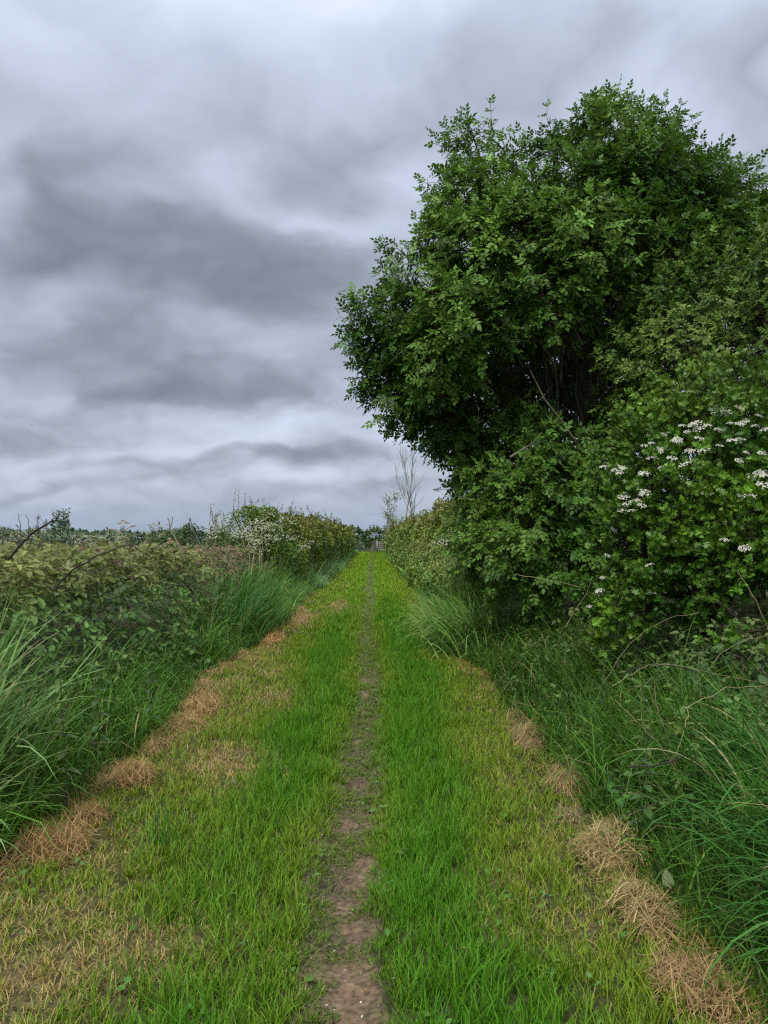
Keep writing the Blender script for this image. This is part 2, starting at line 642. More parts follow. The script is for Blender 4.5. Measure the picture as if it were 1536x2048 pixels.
gx = axis([(-900, -60, 60), (-60, -8, 4), (-8, -3, .4), (-3, 2.6, .08), (2.6, 8, .4), (8, 60, 4), (60, 900, 60)])
gy = axis([(-60, 0, 6), (0, 1.6, .3), (1.6, 9, .075), (9, 30, .22), (30, 100, 1.4), (100, 2400, 60)])
X, Y = np.meshgrid(gx, gy)
Z = ground_h(X, Y)
V = np.stack([X, Y, Z], -1).reshape(-1, 3)
nx, ny = len(gx), len(gy)
ii, jj = np.meshgrid(np.arange(nx - 1), np.arange(ny - 1))
a_ = (jj * nx + ii).ravel()
Fq = np.stack([a_, a_ + 1, a_ + nx + 1, a_ + nx], 1)
xf, yf = V[:, 0], V[:, 1]
inlane = sstep(xf - edge_l(yf), -.1, .1) * sstep(edge_r(yf) - xf, -.1, .1)
C = np.tile(np.array([.035, .05, .018]), (len(V), 1))
lanec = lerp(np.array([.032, .036, .012]), np.array([.10, .078, .034]), dry_mask(xf, yf)[:, None])
C = lerp(C, lanec, inlane[:, None])
C = lerp(C, np.array([.07, .058, .028]), (track_mask(xf, yf) * .8)[:, None] * inlane[:, None])
C = C * (.75 + .5 * fbm(xf * 14, yf * 14, seed=5))[:, None]
build('ground', V, Fq, C, M_SOIL, smooth=True, kind='structure', label='flat ground of the lane and its verges')

# the trodden earth of the path, a thin sheet on the ground
ys = axis([(1.6, 10, .04), (10, 30, .15), (30, 84, .6)])
tt = np.linspace(-1, 1, 25)
wv_ = .2 + .16 * (fbm(ys * 2.2, 4.1, seed=51) - .5)
Xp = track_x(ys)[:, None] + tt[None] * wv_[:, None]
Xp[:, 0] += .06 * (fbm(ys * 9, 1.1, seed=52) - .5)
Xp[:, -1] += .06 * (fbm(ys * 9, 8.1, seed=53) - .5)
Yp = np.repeat(ys[:, None], 25, 1)
Zp = ground_h(Xp, Yp) + .005 - .012 * (np.abs(tt)[None] > .95) + .012 * (fbm(Xp * 22, Yp * 22, seed=54) - .5)
Vp = np.stack([Xp, Yp, Zp], -1).reshape(-1, 3)
ii, jj = np.meshgrid(np.arange(24), np.arange(len(ys) - 1))
a_ = (jj * 25 + ii).ravel()
Fp = np.stack([a_, a_ + 1, a_ + 26, a_ + 25], 1)
sm = soil_mask(Vp[:, 0], Vp[:, 1]) * (.35 + .9 * fbm(Vp[:, 0] * 16, Vp[:, 1] * 16, seed=56)) * np.tile(1 - np.abs(tt) ** 4, len(ys))
sm = np.clip(sm, 0, 1)
Cp = lerp(np.array([.062, .055, .026]), np.array([.15, .098, .060]), sm[:, None])
Cp = lerp(Cp, np.array([.085, .105, .03]), (sstep(Vp[:, 1], 6, 14) * .85)[:, None])
dk = (1 - sstep(Vp[:, 1], 8, 16)) * sstep(fbm(Vp[:, 0] * 5, Vp[:, 1] * 5, seed=55), .6, .72)
Cp = lerp(Cp, np.array([.05, .037, .028]), dk[:, None] * .5)
build('path', Vp, Fp, Cp, M_SOIL, smooth=True, kind='structure', label='narrow trodden earth path along the middle of the lane')

# crumbs of chalky stone on the path
n = 260
py_ = 1.7 + 5 * rng.random(n) ** 1.6
px_ = track_x(py_) + rng.normal(0, .13, n)
pp = np.stack([px_, py_, ground_h(px_, py_) + .007], 1)
OCT = np.array([(1, 0, 0), (0, 1, 0), (-1, 0, 0), (0, -1, 0), (0, 0, .7), (0, 0, -.7)])
OF = np.array([(0, 1, 4), (1, 2, 4), (2, 3, 4), (3, 0, 4), (1, 0, 5), (2, 1, 5), (3, 2, 5), (0, 3, 5)])
ac = Acc()
ac.add(*stamps(OCT, OF, pp, rand_dirs(n) * [1, 1, .2], np.tile([0, 0, 1.], (n, 1)), rng.uniform(.0025, .007, n),
               lerp(np.array([.22, .17, .13]), np.array([.6, .57, .5]), rng.random((n, 1)) ** 2)))
ac.build('pebbles', M_SOIL, kind='stuff', label='pale crumbs of stone scattered on the bare earth')


# ------------------------------------------------------------------ mown grass of the lane
def in_view(x, y, margin=.9):
    return (np.abs(x) < .53 * y + margin)


LUSH, YEL, TAN = np.array([.078, .225, .010]), np.array([.20, .285, .022]), np.array([.48, .36, .13])
ac = Acc()
for (y0, y1, dens_, wid, rows, hk) in ((1.9, 4.2, 4800, .0048, 3, 1), (1.9, 4.2, 4200, .0054, 2, .5), (4.2, 7, 4800, .0058, 2, 1), (4.2, 7, 1400, .0068, 2, .5), (1.9, 7, 1000, .0056, 2, .62), (7, 16, 620, .009, 2, .7), (7, 12, 3200, .0075, 2, 1), (12, 22, 1250, .013, 2, 1), (22, 40, 420, .025, 2, 1), (40, 86, 120, .052, 2, 1)):
    n = int(dens_ * (y1 - y0) * 3.5)
    x = rng.uniform(-2.05, 1.55, n)
    y = rng.uniform(y0, y1, n)
    if hk in (.62, .7):          # low grass creeping back over the trodden line
        x = track_x(y) + rng.normal(0, .15, n)
    # gather into small tufts
    tu = rng.random(n) < .55
    q = .09 if y0 < 12 else .3
    cx, cyy = np.round(x / q), np.round(y / q)
    jx, jy = _hash(cx, cyy, cx * 0, 71), _hash(cx, cyy, cx * 0, 72)
    x = np.where(tu, (cx + jx - .5) * q + rng.normal(0, q * .18, n), x)
    y = np.where(tu, (cyy + jy - .5) * q + rng.normal(0, q * .18, n), y)
    over = np.maximum(edge_l(y) - x, x - edge_r(y))
    keep = in_view(x, y) & (over < .12)
    sm, tm = soil_mask(x, y), track_mask(x, y)
    keep &= rng.random(n) > np.clip(sm * 1.25 - .12, 0, .985) * sstep(tm, .02, .3)
    keep &= rng.random(n) > .04 * tm
    x, y = x[keep], y[keep]
    n = len(x)
    tm, dm, lm = track_mask(x, y), dry_mask(x, y), lush_mask(x, y)
    big = fbm(x * 1.6, y * 1.2, seed=61)
    fine = fbm(x * 7, y * 7, seed=62)
    isdry = rng.random(n) < np.maximum(np.minimum(dm * 1.12, .95), .07 * (1 - lm))
    Lh = .045 + .07 * lm + .05 * sstep(fine, .35, .7)
    Lh = np.where(isdry, .05 + .03 * fine, Lh) * rng.uniform(.55, 1.35, n)
    Lh *= .9 * hk * (1 - .42 * tm)
    tall = (rng.random(n) < .05 * sstep(fine, .55, .75)) & ~isdry & (tm < .2)
    Lh = np.where(tall, Lh * 1.9, Lh)
    colr = lerp(YEL, LUSH, np.clip(lm * 1.05 + .9 * (big - .5) + rng.normal(0, .16, n), 0, 1)[:, None])
    mid = sstep(y, 12, 26)[:, None]
    colr = lerp(colr, np.array([.22, .37, .02]), mid * .75)
    colr = lerp(colr, np.array([.10, .135, .028]), (tm * .65)[:, None])
    colr = np.where(isdry[:, None], lerp(TAN, np.array([.24, .20, .06]), rng.random((n, 1)) ** 1.5), colr)
    colr = tone(1, n, .36, .1) * colr
    az = rng.uniform(0, 2 * np.pi, n)
    pos = np.stack([x, y, ground_h(x, y) - .004], 1)
    ac.add(*blades(pos, Lh, wid * rng.uniform(.7, 1.3, n), az, rng.uniform(.05, .55, n) + .4 * tm + .3 * isdry, rng.uniform(.1, 1.1, n), colr, rows))
ac.build('lawn_grass', M_GRASS, kind='stuff', label='short mown grass of the lane, green to bleached yellow')


# ------------------------------------------------------------------ long grass of the verges
def verge_field(ac, side, y0, y1, dens_, w0, depth, Lr, wid, rows, cols, leanto=0.5):
    n = int(dens_ * (y1 - y0) * depth)
    y = rng.uniform(y0, y1, n)
    o = w0 + (rng.random(n) ** 1.15) * depth
    # tufting
    q = .22
    iy, io = np.round(y / q), np.round(o / q)
    tu = rng.random(n) < .6
    y = np.where(tu, (iy + _hash(iy, io, iy * 0, 81) - .5) * q + rng.normal(0, .035, n), y)
    o = np.where(tu, (io + _hash(iy, io, iy * 0, 82) - .5) * q + rng.normal(0, .035, n), o)
    o = np.maximum(o, w0 - .03)
    x = edge_l(y) - o if side < 0 else edge_r(y) + o
    k = in_view(x, y, 1.2)
    x, y, o = x[k], y[k], o[k]
    n = len(x)
    f = fbm(x * 1.4, y * 1.0, seed=83)
    Lh = lerp(Lr[0], Lr[1], np.clip(o / (.55 * depth) * .6 + 1.5 * (f - .4), 0, 1)) * np.clip(np.exp(rng.normal(-.05, .38, n)), .4, 2.2)
    toward = 0.0 if side < 0 else np.pi
    az = np.where(rng.random(n) < leanto, toward + rng.normal(0, .8, n), rng.uniform(0, 2 * np.pi, n))
    t = np.clip(f + rng.normal(0, .2, n), 0, 1)[:, None]
    c = lerp(cols[0], cols[1], t)
    c = np.where(rng.random((n, 1)) < .16, c * 2.0, c)  # some blades doubled in tone: light-catching highlights put into the colour
    dead = rng.random(n) < .035
    c = np.where(dead[:, None], np.array([.33, .27, .13]), c)
    pos = np.stack([x, y, ground_h(x, y) - .01], 1)
    ac.add(*blades(pos, Lh, wid * rng.uniform(.6, 1.4, n), az, rng.uniform(.02, .5, n), rng.uniform(.3, 2.3, n) * np.clip(Lh / .35, .5, 1.2), tone(1, n, .25, .08) * c, rows))


DK, MD, BL = np.array([.022, .072, .008]), np.array([.095, .21, .024]), np.array([.12, .225, .055])
acl = Acc()
verge_field(acl, -1, 2.4, 7, 1500, .05, .75, (.13, .42), .009, 4, (DK, MD), .4)
verge_field(acl, -1, 7, 13, 1150, .03, .7, (.15, .44), .010, 4, (DK, MD), .4)
verge_field(acl, -1, 13, 24, 650, .0, 1.6, (.25, .62), .015, 3, (MD, BL), .4)
verge_field(acl, -1, 24, 45, 330, -.15, 1.7, (.25, .7), .022, 3, (np.array([.10, .23, .05]), np.array([.2, .32, .14])))
verge_field(acl, -1, 45, 86, 110, -.1, 1.4, (.25, .6), .042, 3, (np.array([.10, .23, .05]), np.array([.17, .3, .08])))
acl.build('verge_grass', M_LONG, kind='stuff', label='long uncut grass of the verge below the brambles')
acr = Acc()
verge_field(acr, 1, 2.0, 6, 1500, .08, 1.5, (.16, .5), .0085, 4, (DK * .8, MD * .85), .4)  # greens scaled down: shading on this side painted into the blades
verge_field(acr, 1, 6, 12, 1150, .05, 1.4, (.18, .5), .0095, 4, (DK * .7, MD * .8), .4)  # shade put into the blade colour here too
verge_field(acr, 1, 12, 24, 650, .0, 1.2, (.2, .5), .015, 3, (DK, MD * 1.3))
verge_field(acr, 1, 24, 86, 150, -.1, 1.1, (.2, .5), .038, 3, (np.array([.08, .2, .03]), np.array([.15, .28, .05])))
acr.build('verge_grass', M_LONG, kind='stuff', label='long dark green grass of the verge under the hawthorn, near part tinted darker for shade')


def tussock(name, label, spots, mat=M_LONG, group='tall grass tussocks'):
    c = np.mean([s[0] for s in spots], axis=0)
    root = thing(name, (c[0], c[1], ground_h(c[0], c[1])), label, 'grass tussock', group)
    ac = Acc()
    for (p, spread, n, L0, wid, az, azs, lean, bend, col) in spots:
        xy = np.array(p)[None, :2] + rng.normal(0, 1, (n, 2)) * np.array(spread)
        pos = np.concatenate([xy, (ground_h(xy[:, 0], xy[:, 1]) - .02)[:, None]], 1)
        Lh = L0 * rng.uniform(.5, 1.15, n)
        c_ = lerp(np.array(col) * .7, np.array(col) * 1.15, rng.random((n, 1)))
        dead = rng.random(n) < .06
        c_ = np.where(dead[:, None], np.array([.42, .36, .18]), c_)
        ac.add(*blades(pos, Lh, wid * rng.uniform(.5, 1.3, n), az + rng.normal(0, azs, n), np.abs(rng.normal(lean, .18, n)), np.abs(rng.normal(bend, .5, n)), tone(1, n, .12, .05) * c_, 8, twist=.9))
    ac.build('blades', mat, root, kind='stuff')
    return root


tussock('grass_tussock', 'tall broad-bladed pale green grass tussock before the brambles, leftmost in the frame', [
    ((-2.38, 4.3), (.14, .2), 260, 1.2, .021, .25, .6, .12, .8, (.19, .32, .10)),
    ((-2.2, 3.75), (.12, .2), 120, .7, .018, .1, .6, .3, 1.5, (.18, .30, .09)),
    ((-2.8, 5.1), (.15, .2), 80, 1.0, .015, .4, .8, .1, .8, (.09, .21, .045))])
tussock('grass_tussock', 'dark tall grass tussock where the brambles end, beside a dry cut strip', [
    ((-2.15, 12.6), (.25, .7), 480, 1.0, .02, 0., .8, .15, 1.0, (.06, .165, .03)),
    ((-2.35, 14.5), (.25, .7), 420, 1.1, .022, 0., .8, .12, .9, (.075, .19, .035))])
tussock('grass_tussock', 'rounded bright green grass tussock arching over the lane edge under the tree', [
    ((1.33, 11.3), (.2, .5), 1000, 1.0, .019, np.pi, .9, .3, 1.5, (.22, .40, .08)),
    ((1.3, 10.6), (.15, .25), 500, .7, .012, np.pi, .8, .4, 1.4, (.055, .15, .025)),
    ((1.5, 12.9), (.25, .6), 550, .95, .016, np.pi, .7, .25, 1.1, (.19, .37, .085))])
tussock('grass_tussock', 'arching deep green grass tussock spilling towards a pale straw heap, rightmost in the frame', [
    ((1.85, 3.1), (.13, .3), 230, .8, .0135, np.pi, .7, .25, 1.5, (.06, .185, .03)),
    ((1.75, 2.65), (.1, .2), 190, .65, .013, np.pi, .8, .35, 1.6, (.055, .175, .028)),
    ((2.1, 3.8), (.2, .3), 220, .8, .013, np.pi, .8, .2, 1.4, (.05, .16, .025))])
tussock('grass_tussock', 'small tuft of upright green grass standing in the bleached mown grass', [
    (tuple(on_ground(325, 1700)[:2]), (.035, .05), 60, .26, .007, 0, 2.5, .08, .5, (.06, .2, .02))], group='tall grass tussocks')


# ------------------------------------------------------------------ heaps of dried cut grass
def straw_heap(px, py, sx, sy, h, n, label, col=(.47, .29, .12)):
    n = int(n * 2.0)
    h = h * .85
    sx, sy = sx * .92, sy * 1.15
    p = on_ground(px, py)
    z0 = float(ground_h(p[0], p[1]))
    root = thing('straw_heap', (p[0], p[1], z0), label, 'straw heap', 'heaps of dried cut grass along the lane edges')
    th = rng.uniform(0, 2 * np.pi, n)
    r = rng.random(n) ** .6 * (.65 + .7 * fbm(np.cos(th) * 1.5, np.sin(th) * 1.5, px, seed=93))
    lx, ly = r * np.cos(th) * sx, r * np.sin(th) * sy
    hh = h * np.sqrt(np.clip(1 - r * r, 0, 1)) * rng.uniform(.35, 1.0, n) * (.6 + .8 * fbm(lx * 14, ly * 14, px, seed=91))
    c = p[None] + np.stack([lx, ly, hh], 1)
    c[:, 2] += ground_h(c[:, 0], c[:, 1])
    az = rng.uniform(0, 2 * np.pi, n)
    L = rng.uniform(.05, .17, n)
    start = c - .5 * np.stack([np.cos(az) * L, np.sin(az) * L, L * 0 - .006], 1)
    cc = lerp(np.array(col) * .5, np.array(col) * [1.03, 1.2, 1.12], rng.random((n, 1)) ** 1.3)
    V_, F_, C_ = blades(start, L, .0043 * rng.uniform(.6, 1.5, n) * max(1, p[1] / 6), az, np.clip(rng.normal(1.2, .35, n), .2, 1.8), rng.uniform(-.6, 1.6, n), cc, 4, twist=.9)
    build('strands', V_, F_, C_, M_DRY, root, kind='stuff')
    # packed core of the heap
    k = 9
    aa = np.linspace(0, 2 * np.pi, 16, endpoint=False)
    Vc = [np.array([p[0], p[1], z0 + h * .62])]
    for i in range(1, k):
        rr = i / (k - 1)
        for a in aa:
            q = .85 + .3 * float(fbm(math.cos(a) * 2 + px, math.sin(a) * 2, rr * 2, seed=92))
            xx, yy = p[0] + math.cos(a) * sx * rr * q * .75, p[1] + math.sin(a) * sy * rr * q * .75
            Vc.append(np.array([xx, yy, float(ground_h(xx, yy)) + h * .62 * math.sqrt(max(0, 1 - rr * rr)) * q - .012 * rr]))
    Fc = [(0, 1 + j, 1 + (j + 1) % 16) for j in range(16)]
    for i in range(k - 2):
        for j in range(16):
            a, b = 1 + i * 16 + j, 1 + i * 16 + (j + 1) % 16
            Fc += [(a, a + 16, b + 16), (a, b + 16, b)]
    build('packed_core', np.array(Vc), np.array(Fc), np.array(col) * .55, M_SOIL, root, smooth=True)
    return root


straw_heap(105, 1700, .2, .2, .11, 620, 'large rusty straw heap at the foot of the tall pale tussock', (.46, .26, .11))
straw_heap(170, 1640, .12, .13, .07, 260, 'low rusty straw heap joined behind the large one', (.44, .25, .11))
straw_heap(265, 1560, .15, .17, .12, 430, 'thick orange-brown straw heap rounded against dark verge grass', (.50, .29, .12))
straw_heap(308, 1505, .09, .16, .06, 180, 'small straw heap just beyond the thick orange-brown one', (.42, .27, .12))
straw_heap(405, 1425, .18, .32, .17, 460, 'tall straw heap halfway along the bramble verge', (.48, .28, .12))
straw_heap(375, 1455, .14, .22, .07, 240, 'flat straw heap spilling from the tall one halfway along the bramble verge', (.46, .28, .12))
straw_heap(548, 1282, .2, .7, .12, 320, 'long straw heap at the foot of the dark tussock', (.46, .26, .1))
straw_heap(602, 1238, .25, 1.2, .1, 300, 'faint straw heap beyond the dark tussock, farthest of the line', (.42, .26, .11))
straw_heap(1060, 1490, .15, .32, .15, 420, 'long straw heap where the mown edge meets thin wiry grass', (.42, .27, .13))
straw_heap(1040, 1445, .1, .25, .08, 220, 'small straw heap, farthest on the hawthorn side', (.40, .25, .12))
straw_heap(1132, 1580, .12, .18, .14, 320, 'rounded brown straw heap between two longer ones on the hawthorn side', (.45, .29, .14))
straw_heap(1150, 1640, .1, .12, .05, 150, 'thin flattened straw heap below the rounded brown one', (.34, .24, .12))
straw_heap(1222, 1725, .18, .2, .2, 560, 'biggest pale straw heap against the green verge, hawthorn side', (.50, .34, .15))
straw_heap(1285, 1830, .13, .17, .12, 340, 'pale combed straw heap below the biggest one', (.46, .31, .14))
straw_heap(1370, 1970, .14, .16, .08, 340, 'brown straw heap nearest the camera, under arching grass', (.40, .24, .11))

# loose dead litter trailing along both lane edges
ac = Acc()
n = 30000
y = 2.1 + 20 * rng.random(n) ** 1.7
sd_ = rng.random(n) < .55
band = np.where(sd_, .1, .06) * (.55 + 1.0 * fbm(y * 1.6, np.where(sd_, 1.5, 9.5), seed=96))
lat = rng.normal(0, 1, n)
x = np.where(sd_, edge_l(y) + .06 + lat * band, edge_r(y) - .05 + lat * band)
lumps = sstep(fbm(x * 2.6, y * 1.9, seed=95), .44, .64)
k = (rng.random(n) < .05 + lumps) & (sd_ | (rng.random(n) < .35)) & in_view(x, y)
x, y, lat, lumps = x[k], y[k], lat[k], lumps[k]
n = len(x)
pile = (.012 + .06 * lumps) * np.exp(-lat * lat * .7) * rng.random(n)
pos = np.stack([x, y, ground_h(x, y) + pile], 1)
ac.add(*blades(pos, rng.uniform(.04, .15, n), .0045 * np.maximum(1, y / 6), rng.uniform(0, 6.28, n), rng.uniform(.8, 1.6, n), rng.uniform(0, .7, n),
               lerp(np.array([.22, .125, .055]), np.array([.42, .29, .12]), np.clip(rng.random((n, 1)) * .7 + .5 * (fbm(x * 4, y * 3, seed=97)[:, None] - .3), 0, 1)), 3))
ac.build('dead_grass', M_DRY, kind='stuff', label='ragged tan strips of cut grass along both lane edges')

# ------------------------------------------------------------------ leaf templates
def leaflet(L=1.0, w=.38, fold=.12, droop=-.1, o=(0, 0, 0), ang=0.0, detail=4):
    """folded leaflet: (verts, tris); ang turns it in the leaf plane"""
    if detail == 2:
        P = np.array([(0, 0, 0), (w * .5, .42, fold), (0, 1, droop), (-w * .5, .42, fold)])
        T = [(0, 1, 2), (0, 2, 3)]
    else:
        P = np.array([(0, 0, 0), (w * .46, .28, fold), (w * .42, .62, fold * .6 + droop * .4), (0, 1, droop), (-w * .42, .62, fold * .6 + droop * .4), (-w * .46, .28, fold)])
        T = [(0, 1, 2), (0, 2, 3), (0, 3, 4), (0, 4, 5)]
    P = P * L
    c, s = math.cos(ang), math.sin(ang)
    P = np.stack([P[:, 0] * c + P[:, 1] * s, -P[:, 0] * s + P[:, 1] * c, P[:, 2]], 1) + np.array(o)
    return P, T


def join(parts):
    V_, F_, n_ = [], [], 0
    for P, T in parts:
        V_.append(P)
        F_ += [tuple(i + n_ for i in t) for t in T]
        n_ += len(P)
    return np.concatenate(V_), np.array(F_)


def elder_leaf(seed, detail=2):
    r = np.random.default_rng(seed)
    parts = [leaflet(.44, .6, .05, -.08 + r.normal(0, .05), (0, .64, -.04), r.normal(0, .15), detail)]
    for yy, zz in ((.18, .0), (.44, -.02)):
        for sg in (-1, 1):
            parts.append(leaflet(.42 + r.normal(0, .04), .58, .05 + r.normal(0, .04), -.1 + r.normal(0, .08), (0, yy, zz), sg * (.95 + r.normal(0, .15)), detail))
    parts.append((np.array([(-.008, 0, 0), (.008, 0, 0), (0, .66, -.04)]), [(0, 1, 2)]))
    return join(parts)


def lobed(L=1.0, o=(0, 0, 0), d=(0, 1, 0), n=(0, 0, 1)):
    P = np.array([(0, 0, 0), (.46, .5, .05), (0, .6, -.02), (-.46, .5, .05), (0, .4, -.02), (.36, .88, .02), (0, .85, -.05), (-.36, .88, .02), (-.1, .75, -.05), (.1, .75, -.05), (0, 1.08, -.08)])
    T = [(0, 1, 2), (0, 2, 3), (4, 5, 6), (4, 6, 7), (8, 9, 10)]
    d = norm(np.array(d, float))
    s = norm(np.cross(d, np.array(n, float)))
    nn = np.cross(s, d)
    return np.array(o) + L * (P[:, :1] * s + P[:, 1:2] * d + P[:, 2:] * nn), T


def thorn_spray(seed, k=7):
    r = np.random.default_rng(seed)
    parts = []
    for i in range(k):
        a = i * 2.4 + r.normal(0, .3)
        t = i / k
        d = np.array([math.cos(a), .75 + .3 * r.random(), math.sin(a)])
        parts.append(lobed(.55 * r.uniform(.75, 1.2), (0, .75 * t, 0), d, np.array([0, .9, 0]) + np.array([-math.cos(a), .2, -math.sin(a)]) * .6 + r.normal(0, .2, 3)))
    return join(parts)


def bramble_leaf(seed):
    r = np.random.default_rng(seed)
    parts = [leaflet(.56, .62, .1, -.2, (0, .52, 0), r.normal(0, .1))]
    for sg in (-1, 1):
        parts.append(leaflet(.46, .6, .09, -.2 + r.normal(0, .05), (sg * .03, .36, 0), sg * (1.35 + r.normal(0, .12))))
    parts.append((np.array([(-.012, 0, .0), (.012, 0, 0), (0, .54, 0)]), [(0, 1, 2)]))
    return join(parts)


ELDER = [elder_leaf(i) for i in range(5)]
SPRAY = [thorn_spray(i) for i in range(5)]
BRAM = [bramble_leaf(i) for i in range(5)]
QUADLEAF = leaflet(1, .62, .12, -.08, detail=2)
QUADLEAF = (QUADLEAF[0], np.array(QUADLEAF[1]))


def scatter(ac, tmpl, pos, d, nrm, size, col):
    n_ = len(pos)
    idx = rng.integers(0, len(tmpl), n_)
    size = np.broadcast_to(size, (n_,))
    for i, (T, TF) in enumerate(tmpl):
        m = idx == i
        if m.any():
            ac.add(*stamps(T, TF, pos[m], d[m], nrm[m], size[m], col[m]))


def shoots(ac_leaf, ac_twig, tmpl, clumps, tree_c, per_area, nodes, leaf, slen, colfn, twigcol, up=.35, outward=.5, inner=.45, droop=.25):
    """leafy shoots standing out of rounded clumps of a crown"""
    B, D, Ln = [], [], []
    for (c, r) in clumps:
        c = np.asarray(c, float)
        r3 = np.broadcast_to(np.asarray(r, float), (3,))
        k = int(per_area * 4 * np.pi * (r3.mean() ** 2))
        dv = rand_dirs(k)
        # keep fewer shoots on the side facing the middle of the tree
        oc = norm(c - tree_c)
        face = dv @ oc
        keep = rng.random(k) < np.clip(.8 + .5 * face, .3, 1)
        dv = dv[keep]
        k = len(dv)
        base = c + dv * r3 * rng.uniform(inner, .9, (k, 1))
        dr = norm(dv + up * np.array([0, 0, 1.]) + outward * oc + rng.normal(0, .3, (k, 3)))
        B.append(base)
        D.append(dr)
        Ln.append(slen * rng.uniform(.6, 1.35, k))
        P0 = c + rng.normal(0, .08, (k, 3)) * r3
        hf_ = np.arange(k) % 2 == 0
        V_, F_ = tubes(P0[hf_], base[hf_], .009, .005)
        ac_twig.add(V_, F_, twigcol)
    B, D, Ln = np.concatenate(B), np.concatenate(D), np.concatenate(Ln)
    tips = B + D * Ln[:, None]
    V_, F_ = tubes(B, tips, .006, .003)
    ac_twig.add(V_, F_, twigcol)
    k = len(B)
    ref = np.where(np.abs(D[:, 2:3]) > .9, np.array([[1., 0, 0]]), np.array([[0, 0, 1.]]))
    s = norm(np.cross(D, ref))
    b = np.cross(D, s)
    ph = rng.uniform(0, np.pi, k)
    shootcol = np.exp(rng.normal(0, .14, (k, 1)))
    for i in range(nodes):
        f = (i + .4) / (nodes - .3)
        p = B + D * (Ln * f)[:, None]
        a = ph + i * np.pi / 2
        for sg in (-1, 1):
            lat = (s * np.cos(a)[:, None] + b * np.sin(a)[:, None]) * sg
            dd = norm(D * (.35 + .75 * f ** 2) + lat * (1.0 - .3 * f) + np.array([0, 0, -droop]) + rng.normal(0, .18, (k, 3)))
            nr = norm(D * .7 + np.array([0, 0, .8]) - .3 * lat + rng.normal(0, .25, (k, 3)))
            m = rng.random(k) < .93
            sz = leaf * rng.uniform(.65, 1.2, k) * (1.05 - .35 * abs(f - .4))
            c_ = colfn(p) * shootcol * np.exp(rng.normal(0, .15, (k, 1)))
            scatter(ac_leaf, tmpl, p[m], dd[m], nr[m], sz[m], c_[m])
    return tips


# broad-leaved weeds and goosegrass through both verges
ac = Acc()
WEED = [(lambda q: (q[0], np.array(q[1])))(leaflet(1, w_, .1, -.18)) for w_ in (.34, .5, .7)]
for sg, y0, y1, n, dep, zr in ((-1, 2.6, 13, 3600, 1.15, .45), (1, 2.2, 12, 5200, 1.7, .5)):
    y = y0 + (y1 - y0) * rng.random(n) ** 1.2
    o = .1 + rng.random(n) * dep
    q = .3
    iy, io = np.round(y / q), np.round(o / q)
    y = (iy + _hash(iy, io, iy * 0, 301) - .5) * q + rng.normal(0, .06, n)
    o = np.maximum(.06, (io + _hash(iy, io, iy * 0, 302) - .5) * q + rng.normal(0, .06, n))
    kind_ = _hash(iy, io, iy * 0, 303)
    x = edge_l(y) - o if sg < 0 else edge_r(y) + o
    k = in_view(x, y, 1.0) & (kind_ < .55)
    x, y, o, kind_ = x[k], y[k], o[k], kind_[k]
    n = len(x)
    z = ground_h(x, y) + rng.random(n) * zr * np.clip(o / .5, .3, 1)
    c = lerp(np.array([.045, .12, .018]), np.array([.13, .19, .035]), np.clip(kind_ * 1.6 + rng.normal(0, .2, n), 0, 1)[:, None])
    a = rng.uniform(0, 6.28, n)
    d = np.stack([np.cos(a), np.sin(a), rng.normal(.1, .35, n)], 1)
    scatter(ac, WEED, np.stack([x, y, z], 1), d, norm(np.array([0, 0, 1.]) + rng.normal(0, .35, (n, 3))), rng.uniform(.035, .085, n), tone(1, n, .2, .08) * c)
n = 2600
y = 2.0 + 8 * rng.random(n) ** 1.5
x = rng.uniform(-1.8, 1.3, n)
q = .16
iy, ix = np.round(y / q), np.round(x / q)
y = (iy + _hash(iy, ix, iy * 0, 311) - .5) * q + rng.normal(0, .03, n)
x = (ix + _hash(iy, ix, iy * 0, 312) - .5) * q + rng.normal(0, .03, n)
k = in_view(x, y) & (_hash(iy, ix, iy * 0, 313) < .4) & (x > edge_l(y)) & (x < edge_r(y)) & (soil_mask(x, y) < .4)
x, y = x[k], y[k]
n = len(x)
a = rng.uniform(0, 6.28, n)
scatter(ac, WEED, np.stack([x, y, ground_h(x, y) + rng.uniform(.015, .06, n)], 1), np.stack([np.cos(a), np.sin(a), rng.normal(.25, .3, n)], 1), norm(np.array([0, 0, 1.]) + rng.normal(0, .3, (n, 3))),
        rng.uniform(.018, .045, n), tone(1, n, .2, .08) * np.array([.085, .19, .03]))
ac.build('weeds', M_BRAMBLE, kind='stuff', label='broad-leaved weeds mixed through the grass of lane and verges')

# ------------------------------------------------------------------ the big tree
def clumps_from(lst, shrink=False):
    out = []
    for (px, py, d, rpx) in lst:
        if shrink:
            px, py = 1160 + (px - 1160) * .955, 640 + (py - 640) * (.875 if py < 640 else .98)
        c = at(px, py, d)
        out.append((c, rpx / FPX * d))
    return out


